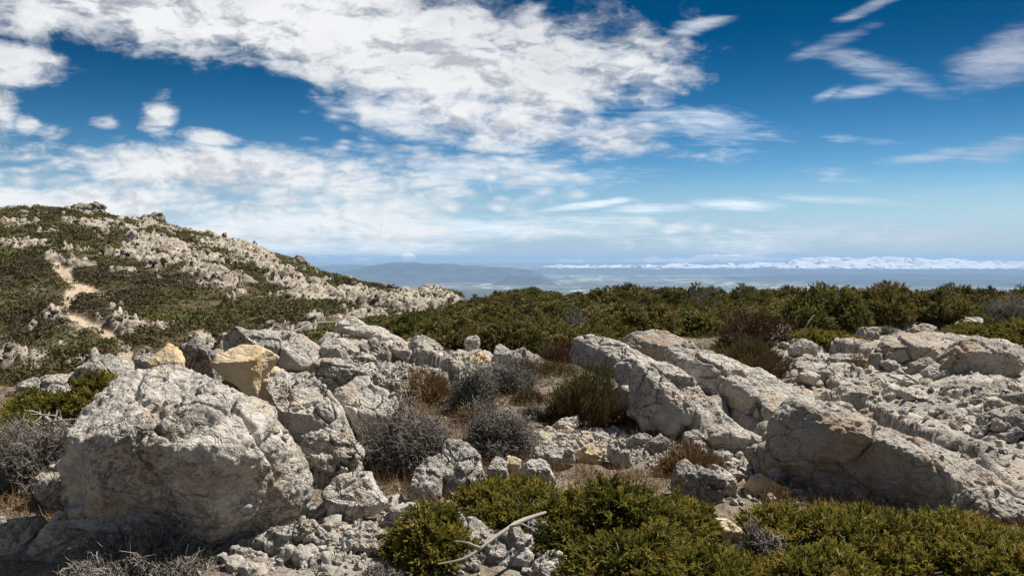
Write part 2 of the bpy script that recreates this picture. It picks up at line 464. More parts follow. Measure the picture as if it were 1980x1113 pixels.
    me = mesh_from('ground', V, T, m, attrs={'rockfar': ext(rock), 'soil': ext(soil), 'green': ext(green), 'rocknear': ext(rockn), 'gravel': ext(grav), 'onhill': ext(onhill)})
    o = link('ground', me); tag(o, 'rocky mountain top ground sloping to a hill with a footpath', kind='structure')
    return o
build_ground()

# ------------------------------------------------------------------ plain and distant ranges
def far_grid(name, x0, x1, y0, y1, nx, ny, fn, mat, label):
    X, Y = np.meshgrid(np.linspace(x0, x1, nx), np.linspace(y0, y1, ny))
    Z = fn(X.ravel(), Y.ravel())
    V = np.stack([X.ravel(), Y.ravel(), Z], -1)
    k = np.arange(ny - 1)[:, None] * nx; j = np.arange(nx - 1)[None]
    a = (k + j).ravel(); b = a + 1; c = b + nx; d = a + nx
    T = np.concatenate([np.stack([a, b, c], -1), np.stack([a, c, d], -1)])
    o = link(name, mesh_from(name, V, T, mat)); tag(o, label, kind='structure')
    return o

def plain_mat():
    m, g = material('farmland_patchwork')
    v = g.n('ShaderNodeTexCoord').outputs['Object']
    vs = g.vmath('SCALE', v); vs.node.inputs['Scale'].default_value = 0.001
    a = g.n('ShaderNodeTexVoronoi', {'Vector': g.vmath('MULTIPLY', vs, (1.1, 0.9, 1.0)), 'Scale': 2.2})
    b = g.n('ShaderNodeTexVoronoi', {'Vector': g.vmath('MULTIPLY', vs, (1.0, 0.8, 1.0)), 'Scale': 0.9})
    sep = g.n('ShaderNodeSeparateColor', {0: a.outputs['Color']}); sb = g.n('ShaderNodeSeparateColor', {0: b.outputs['Color']})
    reg = g.noise(vs, 0.22, 4, 0.6)
    c = g.mix(sep.outputs[0], (0.055, 0.065, 0.035), (0.23, 0.20, 0.13))
    c = g.mix(g.ss(sb.outputs[1], 0.55, 0.75, 0, 0.7), c, (0.05, 0.065, 0.035))
    c = g.mix(g.math('MULTIPLY', g.ss(sep.outputs[1], 0.78, 0.86), g.ss(reg, 0.42, 0.56)), c, (0.55, 0.53, 0.48))
    c = g.mix(g.ss(reg, 0.50, 0.36, 0, 0.75), c, (0.05, 0.055, 0.035))
    bsdf(g, c, 1.0, None, 0.0)
    return m
far_grid('plain', -160000, 160000, 900, 150000, 60, 60, lambda x, y: np.full(len(x), PLAIN), plain_mat(), 'wide farmed plain far below the mountain')

def bell(x, c, w): return np.exp(-((x - c) / w) ** 2)
def hz(px, y): return (px - 990) / FPX * y
def range_mat(name, snow=None, base=(0.035, 0.042, 0.035), base2=(0.085, 0.075, 0.055)):
    m, g = material(name)
    tc = g.n('ShaderNodeTexCoord'); v = tc.outputs['Object']
    vs = g.vmath('SCALE', v); vs.node.inputs['Scale'].default_value = 0.001
    n = g.noise(vs, 1.2, 6, 0.62)
    c = g.mix(g.ss(n, 0.42, 0.62), base, base2)
    if snow is not None:
        z = g.n('ShaderNodeSeparateXYZ', {0: v}).outputs[2]
        nz = g.n('ShaderNodeSeparateXYZ', {0: g.n('ShaderNodeNewGeometry').outputs['Normal']}).outputs[2]
        lim = g.math('ADD', z, g.math('MULTIPLY', g.math('SUBTRACT', g.noise(vs, 1.4, 7, 0.7), 0.5), 420.0))
        sn = g.math('MULTIPLY', g.ss(lim, snow - 40, snow + 60), g.ss(nz, 0.40, 0.60))
        sn = g.math('MULTIPLY', sn, g.ss(g.noise(g.vmath('MULTIPLY', vs, (1.0, .5, 1.0)), 1.1, 8, 0.72, 1.2), 0.41, 0.49, 0.05, 1.0))
        c = g.mix(sn, c, (0.93, 0.93, 0.93))
    bsdf(g, c, 1.0, None, 0.0)
    return m

def ridge_fn(y0, depth, topv, rough, seed, wl=2500.0, floor=PLAIN):
    """a range: photo row of its skyline along the photo columns, at distance y0"""
    def f(x, y):
        u = 990 + FPX * x / y0
        top = zpix(tab(u, topv), y0)
        t = (y - y0) / depth
        prof = np.where(t < 0, sstep(-1, 0.0, t) ** 1.15, sstep(1, 0.0, t))
        P = np.stack([x / wl, y / wl, np.full(len(x), seed)], -1)
        n = ridged(P, 5, 0.5)
        body = np.maximum(top - floor, 0)
        return floor - 25 + (body + 25) * prof + rough * (n - 0.9) * np.sqrt(np.clip(prof, 0, 1)) * np.clip(body / 300, 0, 1)
    return f
hm = range_mat('wooded_range')
far_grid('hills', hz(520, 38000), hz(1085, 38000), 33000, 43000, 420, 70,
         ridge_fn(38000, 4800, [(300, 560), (560, 542), (600, 536), (640, 528), (690, 521), (730, 512), (770, 507), (800, 508), (850, 510), (900, 513), (950, 516), (1000, 520), (1025, 522), (1045, 530), (1080, 548)], 60, 3.1, 1600), hm,
         'long blue range rising from the plain beyond the rocky hill')
far_grid('hills', hz(380, 52000), hz(1000, 52000), 47000, 57000, 260, 40,
         ridge_fn(52000, 4500, [(380, 520), (600, 517), (650, 513), (700, 513), (760, 516), (1000, 530)], 60, 5.1, 3000), hm, 'faint farther range behind the long blue range')
far_grid('hills', hz(930, 32500), hz(1090, 32500), 30500, 34800, 200, 60,
         ridge_fn(32500, 1900, [(930, 556), (960, 546), (985, 533), (1000, 531), (1020, 533), (1045, 537), (1070, 545), (1090, 556)], 30, 7.7, 700), hm, 'small dark hill standing alone on the plain')
far_grid('hills', hz(840, 20500), hz(960, 20500), 19300, 22000, 160, 60,
         ridge_fn(20500, 1200, [(840, 584), (860, 572), (880, 562), (900, 563), (925, 573), (960, 588)], 30, 2.7, 500), hm, 'low dark hill on the near edge of the plain')
far_grid('hills', hz(640, 34000), hz(880, 34000), 32300, 36000, 200, 40,
         ridge_fn(34000, 1500, [(640, 549), (700, 543), (720, 538), (740, 540), (800, 544), (880, 549)], 20, 4.4, 800), hm, 'low wooded rise on the plain below the blue range')
far_grid('mountains', hz(1010, 60000), hz(2500, 60000), 46500, 64000, 900, 150,
         ridge_fn(60000, 12500, [(980, 528), (1035, 522), (1060, 518), (1100, 517.5), (1200, 517), (1260, 516), (1330, 514), (1400, 515), (1450, 514), (1500, 511), (1545, 507), (1575, 500), (1620, 502), (1660, 505), (1690, 501), (1710, 499),
                                 (1740, 504), (1780, 504), (1805, 501), (1850, 504), (1900, 507), (1980, 511), (2200, 512), (2500, 520)], 300, 9.2, 4200),
         range_mat('snow_topped_range', snow=zpix(516.5, 60000) , base=(0.05, 0.055, 0.05), base2=(0.09, 0.085, 0.075)), 'snow covered mountain range along the horizon')
far_grid('hills', hz(1330, 40000), hz(2300, 40000), 33500, 47000, 500, 60,
         ridge_fn(40000, 6000, [(1330, 545), (1420, 537), (1500, 533), (1560, 531), (1700, 530), (1850, 531), (2000, 531), (2300, 540)], 60, 1.3, 2600), hm, 'dark foothills below the snowy mountains')

far_grid('hills', hz(1500, 33000), hz(2300, 33000), 29500, 37500, 400, 50,
         ridge_fn(33000, 3200, [(1500, 552), (1600, 545), (1680, 541), (1800, 540), (1900, 541), (2050, 540), (2300, 548)], 50, 6.3, 2000), hm, 'nearer low dark foothills on the plain below the snowy mountains')
# ------------------------------------------------------------------ rocks
def unit(v):
    v = np.array(v, float); return v / np.linalg.norm(v)

def star_radius(poly, ang):
    """outline radius about the origin for each angle; poly is (n,2)"""
    out = np.full(len(ang), 1e-3)
    dx, dy = np.cos(ang), np.sin(ang)
    for i in range(len(poly)):
        p, q = poly[i], poly[(i + 1) % len(poly)]
        e = q - p
        den = dx * e[1] - dy * e[0]
        den = np.where(np.abs(den) < 1e-9, 1e-9, den)
        t = (p[0] * e[1] - p[1] * e[0]) / den
        s = (p[0] * dy - p[1] * dx) / den
        ok = (t > 0) & (s >= -1e-6) & (s <= 1 + 1e-6)
        out = np.where(ok, np.maximum(out, t), out)
    return out

STYLES = {  # low, mid, facet, facet freq, crack, fine, pits
    'boulder': dict(low=.05, mid=.022, fac=.03, ff=3.0, crack=.022, fine=.009, pit=.022, k=6, nf=4),
    'block': dict(low=.035, mid=.012, fac=.035, ff=3.0, crack=.03, fine=.007, pit=.008, k=13, nf=14),
    'slab': dict(low=.03, mid=.012, fac=.03, ff=3.6, crack=.032, fine=.007, pit=.008, k=11, nf=9),
    'rough': dict(low=.05, mid=.026, fac=.075, ff=4.2, crack=.05, fine=.010, pit=.018, k=11, nf=16),
    'smooth': dict(low=.03, mid=.010, fac=.02, ff=2.0, crack=.0, fine=.004, pit=.004, k=12, nf=7),
}

def roughen(V, T, L, seed, st, size=None):
    """weathering: V in metres about the rock's own centre, L its width"""
    o = np.array([seed * 3.17 % 50, seed * 7.31 % 50, seed * 1.73 % 50])
    N = vnormals(V, T)
    d = L * st['low'] * fbm(V * (1.5 / L) + o, 2)
    if st['fac']:
        q = V * (st['ff'] / L) + 0.30 * np.stack([fbm(V * (2.5 / L) + o + 5 * j, 2) for j in range(3)], -1) + o
        F1, F2, ID, D = worley(q)
        fd = (GR2[ID] * D).sum(1) * L * st['fac'] * 1.7 + (OFF[ID] - .5) * L * st['fac'] * 0.7
        d += np.clip(fd, -L * st['fac'] * 1.1, L * st['fac'] * 0.8) * sstep(0.0, 0.14, F2 - F1)
        cm = sstep(-0.15, 0.25, fbm(V * (1.3 / L) + o + 3, 2))
        d -= cm * L * st['crack'] * sstep(0.065, 0.0, F2 - F1) * 1.6
    d += L * st['mid'] * (fbm(V * (5.0 / L) + o, 4, 0.6))
    V = V + N * d[:, None]
    N = vnormals(V, T)
    s = min(1.0, L / 0.5)
    d = st['fine'] * s * (fbm(V * 22 / s ** .5 + o, 3, 0.6) + 0.5 * ridged(V * 9 + o, 2) - 0.3)
    if st['pit']:
        F1, F2, ID, D = worley(V * (11 / s ** .5) + 0.2 * fbm(V * 20 + o, 2)[:, None] + o)
        pm = sstep(-0.10, 0.25, fbm(V * (3.0 / L) + o + 8, 2))
        d -= pm * st['pit'] * s * sstep(0.42, 0.12, F1) * (OFF[ID] > .35)
        F1, F2, ID, D = worley(V * 31 + o)
        d -= 0.35 * st['pit'] * s * sstep(0.40, 0.1, F1) * (OFF[ID] > .4)
    return V + N * d[:, None]

NROCK = [0]
def rock(label, poly, mat='lime', style='block', base=None, D=None, n=(0.0, -0.9, 0.42), t=(.35, .5), edge=0.45, cuts=(), sub=5, top=(0.18, -0.10, 0.98), front=(-0.25, -0.95, -0.12), name='boulder', sink=0.0, facets=5, h=0.72, group=None, grow=1.05, ridge=None):
    NROCK[0] += 1; seed = NROCK[0]
    lr = np.random.default_rng(100 + seed)
    poly = np.array(poly, float)
    cx = poly[:, 0].mean(); by = poly[:, 1].max() if base is None else base
    if D is None:
        g = hit(cx, by)
        D = g[1]
    gh = hit(cx, poly[:, 1].max())
    if D is not None and gh is not None and D < gh[1] - 0.25 and name == 'boulder': print('FLOAT', label, round(D, 2), round(gh[1], 2))
    if gh is not None and D > gh[1] + .6 : print('DEEP', label, round(D, 2), round(gh[1], 2))
    r0 = ray(cx, poly[:, 1].max()); P0 = EYE + r0 * (D / r0[1])
    n = unit(n)
    rr = ray(poly[:, 0], poly[:, 1])
    tt = ((P0 - EYE) @ n) / (rr @ n)
    W = EYE + rr * tt[:, None]                      # outline laid on its own plane in the world
    ux = unit(np.cross(np.array([0, 0, 1.0]), n)); uy = np.cross(n, ux)
    c = W.mean(0)
    A = 0; cc = np.zeros(3)                          # area centroid
    p2 = np.stack([(W - c) @ ux, (W - c) @ uy], -1)
    x1, y1 = p2[:, 0], p2[:, 1]; x2, y2 = np.roll(x1, -1), np.roll(y1, -1)
    cr = x1 * y2 - x2 * y1; A = cr.sum() / 2
    gc = np.array([((x1 + x2) * cr).sum(), ((y1 + y2) * cr).sum()]) / (6 * A)
    c = c + ux * gc[0] + uy * gc[1]
    p2 = (p2 - gc) * grow
    su, sv = np.abs(p2[:, 0]).max(), np.abs(p2[:, 1]).max()
    L = max(su, sv) * 2; wid = 2 * math.sqrt(abs(A) / math.pi)
    tf, tb = t[0] * wid, t[1] * wid
    I, T = ico(sub)
    d = I * np.array([su, sv, 0.5 * (tf + tb)])
    d /= np.linalg.norm(d, axis=1)[:, None]
    ang = np.arctan2(d[:, 1], d[:, 0])
    ro = star_radius(p2, ang)
    k = STYLES[style]['k']
    S = (np.hypot(d[:, 0], d[:, 1]) / ro) ** (2 + 0.25 * k) + (np.abs(d[:, 2]) / np.where(d[:, 2] > 0, tf, tb)) ** (2 + 0.25 * k)
    r = S ** (-1 / (2 + 0.25 * k))
    wd = d[:, :1] * ux + d[:, 1:2] * uy + d[:, 2:] * n
    planes = []
    if edge is not None:
        if ridge is None:
            ym = p2[:, 1].min() + edge * (p2[:, 1].max() - p2[:, 1].min())
            E2, er = np.array([0.0, ym]), np.array([1.0, 0.0])
        else:
            q = [ray(*a) for a in ridge]
            q = [EYE + a * (((P0 - EYE) @ n) / (a @ n)) - c for a in q]
            q = [np.array([a @ ux, a @ uy]) for a in q]
            E2 = (q[0] + q[1]) / 2; er = (q[1] - q[0]) / np.linalg.norm(q[1] - q[0])
        es = np.array([-er[1], er[0]])
        sd_ = (p2 - E2) @ es
        smax, smin = max(sd_.max(), .05 * wid), min(sd_.min(), -.05 * wid)
        E = ux * E2[0] + uy * E2[1] + n * tf * h
        e3, s3 = ux * er[0] + uy * er[1], ux * es[0] + uy * es[1]
        nt = unit(n * smax + s3 * (h - 0.12) * tf)
        nt = unit(nt + 0.35 * top[0] * e3)
        nf = np.array(front, float)
        nf = unit(nf - (nf @ e3) * e3)
        planes += [(nt, E), (nf, E)]
    for (px, py, nn, hh) in cuts:
        q = ray(px, py); q = EYE + q * (((P0 - EYE) @ n) / (q @ n)) - c + n * tf * hh
        planes.append((unit(nn), q))
    for _ in range(STYLES[style]['nf'] if facets == 5 else facets):
        f = unit(lr.normal(size=3) + n * 1.3)
        m = (wd @ f).argmax()
        planes.append((f, wd[m] * r[m] * lr.uniform(0.80, 0.95)))
    acc = r ** (-2.0 * k)
    for nn, q in planes:
        hgt = max(float(q @ nn), 0.12 * wid)
        acc = acc + np.maximum(wd @ nn / hgt, 0) ** (2.0 * k)
    r = acc ** (-1 / (2.0 * k))
    V = wd * r[:, None]
    V = roughen(V, T, min(L, wid * 1.5), seed, STYLES[style])
    if name == 'boulder' or name == 'crag':          # let it stand in the ground
        k9 = V[:, 2] < 0
        zc = V[:, 2].min()
        lo = V[V[:, 2] < zc * .6]
        gx, gy = c[0] + lo[:, 0], c[1] + lo[:, 1]
        gz = float(height(gx[::9], gy[::9]).min()) - .04 - c[2]
        if gz < zc: V[k9, 2] *= gz / zc
    org = np.array([c[0], c[1], c[2] + V[:, 2].min()])
    me = mesh_from(name, V + c - org, T, M[mat])
    o = link(name, me, None, org - np.array([0, 0, sink]))
    tag(o, label, 'rock', group)
    return o

def px4(s):      # "x,y x,y ..." -> list of pixels
    return [tuple(map(float, q.split(','))) for q in s.split()]

R = lambda label, s, **k: rock(label, px4(s), **k)
# --- the great boulder and its neighbours on the left
R('huge rounded grey boulder with a dark hollow across its face, biggest rock of all', '110,1108 130,1000 160,915 168,868 195,815 244,757 283,724 330,708 368,702 399,713 443,733 483,762 505,797 554,846 585,886 596,921 589,965 554,988 505,1023 440,1055 399,1085 310,1100 221,1115 150,1125',
  mat='boulder', style='boulder', base=1075, n=(-0.05, -0.86, 0.5), t=(.50, .6), grow=.955, edge=0.47, top=(0.10, -0.42, 0.90), front=(-0.12, -0.97, -0.20), sub=7, facets=3, h=.85,
  cuts=[])
R('low grey shoulder of rock leaning against the left foot of the huge boulder', '25,1125 42,1060 66,1030 130,980 200,960 300,1010 290,1090 215,1125', mat='boulder', style='boulder', base=1090, edge=.6, sub=6, t=(.3, .5))
R('pale shoulder block between the huge boulder and the dark spiny bush', '58,985 80,930 124,893 165,868 230,860 250,960 205,1015 130,1010', mat='boulder', style='boulder', base=985, edge=.5, sub=6)
R('pale broken rock in the bottom corner beside the spiny grey cushion', '-40,1110 -30,1020 20,1008 62,1003 60,1050 40,1090 30,1125', mat='grey', style='block', base=1085, sub=6)
R('left end of the long low grey ridge, dipping under the juniper', '-60,800 -40,772 20,760 66,736 112,710 150,716 140,750 80,785', mat='grey', style='slab', D=8.3, n=(0, -0.75, .66), t=(.25, .6), edge=.5, sub=6, grow=1.1)
R('long low grey ridge of rock beyond the juniper, edge of the drop', '85,745 111,709 177,688 248,686 285,712 270,736 199,745 133,758', mat='grey', style='slab', D=8.6, n=(0, -0.75, .66), t=(.2, .5), edge=.5, sub=6)
R('small grey stone wedged between the long low ridge and the pointed rock', '255,694 278,683 302,684 300,708 270,716', mat='grey', D=8.4)
R('upright pointed pinkish rock behind the top of the huge boulder', '277,735 297,700 310,662 323,657 341,678 352,704 340,730 310,738', mat='cream', style='block', D=6.6, edge=.3, front=(-.5, -.8, .1))
R('dark angular rock with a split face between pointed rock and yellow stone', '345,712 350,664 372,654 399,668 426,693 415,715 385,720 359,718', mat='dark', style='rough', D=6.9, edge=.6)
R('yellowish angular stone perched loosely on top of the grey boulders', '410,705 425,692 468,669 500,671 532,685 513,712 500,728 489,756 475,753 453,738 425,720', mat='cream', style='smooth', D=5.75, n=(0.1, -.9, .42), t=(.5, .5), edge=.55, top=(-.1, -.42, .9), front=(.35, -.9, -.25), sub=6, name='perched_stone',
  cuts=[(495, 715, (.85, -.5, -.15), .5)], facets=3)
R('large pale block with a cracked top just right of the yellow stone', '505,770 515,742 530,728 547,715 567,712 587,715 603,733 633,757 647,780 663,813 668,832 640,835 613,833 597,842 585,860 570,850 557,830 533,806 515,790', mat='lime', style='slab', D=5.75, n=(-.1, -.75, .62), t=(.4, .55), edge=.30, top=(.15, -.45, .88), front=(-.1, -.95, -.28), sub=7, facets=5)
R('small pale block squeezed behind the cracked block beneath the yellow stone', '495,770 503,722 523,706 545,716 530,745 513,772', mat='cream', style='block', D=6.3)
R('big dark faced rock standing behind the cracked block', '598,730 607,718 627,700 653,688 680,692 700,703 720,723 724,745 690,740 660,755 645,775 627,765 607,745', mat='grey', style='boulder', D=7.0, edge=.72, top=(.45, -.2, .87), front=(-.55, -.8, .12), sub=6, facets=2)
R('pale block with a sharp upper edge left of the spiny grey cushion', '648,763 663,743 687,728 707,733 722,753 747,760 768,777 760,800 740,820 722,850 703,858 687,835 677,815 660,792', mat='lime', style='slab', D=6.05, n=(.1, -.8, .58), edge=.35, top=(.2, -.42, .88), sub=6)
R('square rough block at the end of the pale boulders beside brown grass', '720,728 740,716 763,726 774,747 777,768 763,778 743,768 723,752', mat='lime', style='rough', D=7.0, edge=.5, front=(.5, -.85, 0), sub=6)
R('honeycombed rock full of holes between the huge boulder and grey cushion', '587,865 597,843 620,827 647,830 663,827 679,847 697,873 690,895 675,915 655,928 640,937 627,945 613,935 610,910 595,892', mat='boulder', style='rough', base=945, edge=.45, sub=6)
# --- ridge behind
R('long pale ridge block behind the yellow stone with a rounded back', '415,690 417,660 427,638 457,632 510,641 560,643 600,655 613,664 613,688 606,700 573,714 530,718 470,712', mat='lime', style='slab', D=8.3, edge=.45, top=(.1, -.35, .93), front=(-.1, -.97, -.1), t=(.35, .7), sub=6, cuts=[(500, 690, (-.6, -.75, -.1), .5)])
R('pale block right of the dark vertical crack in the ridge', '613,668 633,654 655,652 669,667 660,684 647,694 630,698 616,692', mat='lime', style='block', D=8.6)
R('broad flat pale crest of rock at the top of the left ridge', '560,650 573,642 633,636 683,631 733,631 779,635 800,652 753,668 733,664 683,658 620,655', mat='lime', style='slab', D=10.6, edge=.5, n=(0, -.8, .6), t=(.3, .9), sub=6)
R('small pale knob of rock furthest back on the left ridge', '636,640 660,618 688,614 712,632 700,645 660,646', mat='lime', style='block', D=13.0)
R('pale slab end running down from the ridge crest into the juniper', '790,655 815,648 845,662 868,675 850,688 815,680 790,672', mat='lime', style='slab', D=10.0)
R('jagged grey rock sticking out of the rubble below the ridge crest', '690,690 700,668 720,660 742,664 760,690 745,712 715,708', mat='grey', style='rough', D=9.2)
R('pale split rock in the rubble left of the round green brown cushion', '745,690 752,665 770,658 790,672 800,690 785,700 760,700', mat='lime', style='rough', D=9.4)
R('pale rock poking out of the juniper hedge, half hidden', '895,665 905,650 922,648 928,658 918,668', mat='lime', style='block', D=11.6)
R('pale angular rock at the foot of the hedge above the grey twigs', '948,700 955,672 968,665 990,680 985,700 968,706', mat='lime', style='block', D=10.0)
R('flat pale rock below the hedge, left of the angular one', '895,710 905,690 930,682 948,690 945,712 920,720', mat='cream', style='block', D=9.5)
R('low pale rock leaning on the rubble beside the hedge foot', '920,725 930,705 955,700 975,712 965,730 940,736', mat='lime', style='block', D=9.0)
# --- middle front
R('square topped grey block in front of the spiny grey cushion', '622,990 625,952 640,931 667,920 710,917 724,945 740,970 710,992 684,1008 677,1028 640,1018', mat='lime', style='block', base=1022, edge=.45, top=(.2, -.4, .9), sub=6)
R('left one of the twin standing stones, narrow and leaning', '784,972 804,914 821,894 848,880 856,908 852,941 850,972 821,968', mat='grey', style='slab', base=968, D=4.95, edge=.3, front=(-.6, -.78, .1), sub=6, t=(.4, .5))
R('right and taller one of the twin standing stones, pointed top', '853,890 866,856 881,844 901,856 922,881 931,908 926,930 910,957 877,966 855,975 850,930 856,905', mat='grey', style='slab', base=970, edge=.35, top=(.6, -.35, .72), front=(-.6, -.78, .1), sub=6, t=(.45, .5))
R('small pale stone with a shaded face right of the standing stones', '943,906 958,880 977,894 984,914 957,933 945,926', mat='lime', base=935)
R('flat cream stone lying behind the small shaded stone', '973,886 985,879 1007,890 1005,910 985,913', mat='cream', base=917)
R('low wide pale stone at the upper edge of the front juniper', '1003,912 1030,885 1050,886 1080,920 1044,932 1015,925', mat='lime', base=934)
R('pointed grey stone standing at the edge of the gravel', '1027,888 1039,857 1060,880 1064,905 1040,905', mat='grey', base=906, style='slab')
R('long pale stone along the lower edge of the gravel', '1054,875 1072,862 1109,873 1118,889 1086,908 1064,900', mat='lime', base=908)
R('wedge of cream stone half covered by the front juniper', '1110,872 1143,858 1172,880 1160,898 1120,896', mat='cream', base=898)
R('pale stone in the gravel above the front juniper', '1174,855 1198,848 1215,870 1225,892 1195,900 1178,880', mat='lime', base=900)
R('square pale stone sitting at the foot of the green cushion', '1067,822 1085,810 1116,804 1120,818 1114,840 1070,838', mat='lime', base=839)
R('flat grey slab lying in the shade of the long slab ridge', '1208,850 1243,833 1265,843 1243,864 1215,864', mat='grey', base=864, style='slab')
R('dark rounded stone at the foot of the long slab ridge', '1248,860 1277,836 1296,850 1287,874 1255,875', mat='dark', base=875)
# --- bottom edge
for lab, s in (('fractured grey rock at the bottom edge beside the spiny grey cushion', '385,1135 415,1085 460,1058 502,1065 512,1100 495,1135'),
               ('angular grey rock leaning against the right foot of the huge boulder', '452,1070 492,1040 530,1020 562,1018 577,1050 547,1078 505,1080'),
               ('broken pale rock at the bottom edge between two fractured grey rocks', '498,1135 503,1085 550,1068 592,1078 604,1135'),
               ('pointed grey rock right of the huge boulder foot, under the square topped block', '553,1020 590,1003 627,1028 643,1060 602,1078 575,1058'),
               ('fractured grey rock at the bottom edge left of the cracked rock mass', '592,1135 598,1085 640,1052 664,1080 660,1135')):
    R(lab, s, mat='grey' if 'grey' in lab else 'lime', style='rough', base=1090 if '1135' in s else 1075, edge=.5, sub=6)
R('cracked angular mass of rock at the bottom edge, left of the juniper tuft', '650,1115 668,1050 700,1013 740,1016 774,1040 805,1062 800,1085 750,1090 724,1130 655,1130', mat='grey', style='rough', base=1090, n=(0, -.7, .71), t=(.35, .6), edge=.5, sub=7)
R('flat pale ledge below the spiny grey cushion', '725,1006 757,988 800,998 815,1022 778,1030 738,1020', mat='lime', style='slab', base=1028)
R('knobbly pale stone under the small juniper tuft', '853,1003 875,979 899,994 900,1020 875,1034 856,1020', mat='grey', style='rough', base=1034)
R('grey domed rock beneath the fallen branch', '925,1075 955,1036 1002,1020 1028,1048 1045,1069 1032,1092 1000,1130 932,1130', mat='grey', style='rough', base=1100, sub=6)
R('dark furrowed rock behind the fallen branch at the juniper edge', '1020,1003 1059,1013 1078,1042 1112,1071 1059,1070 1026,1036', mat='dark', style='rough', base=1070, sub=6)
R('pale cracked rock at the bottom edge under the front juniper', '1020,1130 1026,1092 1059,1068 1112,1084 1160,1130', mat='lime', style='rough', base=1115, sub=6)
R('dark leaning block in the hollow below the fallen branch', '870,1130 872,1082 900,1058 927,1085 935,1130', mat='dark', style='block', base=1112, sub=6)
# --- slab ridges on the right
R('back part of the long slab ridge with a steep shaded side', '1113,695 1122,660 1148,652 1176,655 1213,676 1262,695 1256,730 1246,800 1224,798 1211,758 1205,725 1176,714 1140,714', mat='slab', style='slab', base=802, D=8.0, n=(-.62, -.70, .36), t=(.30, .8), ridge=[(1122, 668), (1246, 712)], h=.85, top=(.25, -.2, .94), front=(-.72, -.66, .20), sub=6, facets=2)
R('front part of the long slab ridge, tall shaded wall with a cracked sunny top', '1226,802 1228,735 1238,710 1292,705 1320,724 1357,757 1387,785 1420,814 1430,830 1385,832 1345,818 1325,836 1311,850 1283,841 1246,836 1235,808', mat='slab', style='slab', base=848, n=(-.45, -.72, .52), t=(.32, .7), ridge=[(1232, 722), (1345, 812)], h=.85, top=(.35, -.25, .9), front=(-.60, -.74, .28), sub=7, facets=2)
R('sunny flat hump on top of the back end of the long slab ridge', '1170,662 1190,650 1232,645 1269,643 1311,650 1350,673 1354,692 1292,697 1246,692 1205,677', mat='rust', style='slab', D=10.4, n=(0, -.7, .71), t=(.3, .9), edge=.3, sub=6)
R('second slab ridge with a smooth back, running beside the long one', '1295,690 1330,690 1376,697 1422,701 1469,720 1510,739 1566,758 1585,786 1543,802 1531,834 1506,836 1469,827 1432,812 1411,798 1383,780 1346,742 1318,715', mat='slab', style='slab', D=6.9, n=(-.30, -.62, .72), t=(.34, .8), ridge=[(1312, 705), (1500, 800)], top=(.35, -.2, .91), front=(-.48, -.80, .35), sub=7, facets=2)
R('great tilted slab with a rust tinted sunny top and dark overhanging front', '1508,850 1516,823 1534,799 1557,803 1573,817 1664,822 1734,841 1804,873 1873,920 1924,948 1990,976 1995,1030 1906,1020 1850,1008 1785,1020 1725,1040 1664,1018 1594,985 1555,958 1546,897 1516,876', mat='rust', style='boulder', base=1022, D=4.9, n=(-.22, -.72, .65), t=(.36, .7), ridge=[(1570, 835), (1870, 968)], grow=1.12, top=(.20, -.28, .93), front=(-.30, -.93, -.18), sub=7, facets=2, h=.8)
R('low grey block at the right foot of the great tilted slab', '1845,990 1868,950 1924,944 1995,980 2010,1050 1900,1030', mat='grey', style='block', D=4.5, edge=.45, sub=6)
R('stepped grey ledge under the front wall of the long slab ridge', '1332,812 1362,813 1387,832 1443,838 1480,861 1468,900 1422,891 1383,868 1355,840', mat='slab', style='block', base=896, D=6.2, n=(-.2, -.75, .63), edge=.5, sub=6, grow=1.18)
R('angular grey block between the stepped ledge and the great slab', '1452,862 1478,855 1503,860 1532,888 1505,919 1462,904', mat='grey', style='block', base=915)
R('pale cracked block tucked against the left end of the great slab', '1488,900 1515,893 1556,906 1560,928 1525,938 1499,924', mat='lime', style='block', base=936)
R('flat pale slab on the ground left of the great slab', '1442,930 1469,915 1523,949 1508,961 1458,953', mat='cream', style='slab', base=958)
R('small upright block at the foot of the long slab wall', '1321,862 1323,831 1349,831 1378,858', mat='grey', base=862, D=6.45)
R('round topped dark pocked boulder beside the dry spiky tuft', '1300,940 1306,896 1325,887 1362,906 1397,930 1416,960 1387,976 1348,985 1318,975', mat='dark', style='boulder', base=980, edge=.62, top=(.35, -.2, .9), front=(-.4, -.9, 0), sub=6)
R('thin leaning plate of rock right of the dark pocked boulder', '1362,903 1385,896 1414,915 1435,950 1418,957 1385,928', mat='lime', style='slab', base=960)
R('cream stone with a point sticking up out of the right juniper', '1374,1008 1390,988 1422,1013 1449,1041 1434,1062 1397,1045', mat='cream', style='block', base=1058)
R('small pale stone peeping out of the juniper near the great slab', '1476,998 1506,995 1531,1009 1541,1030 1500,1030', mat='lime', base=1030)
R('sliver of cream stone under juniper twigs below the great slab', '1560,1034 1580,1028 1612,1039 1590,1056 1564,1049', mat='cream', base=1054)
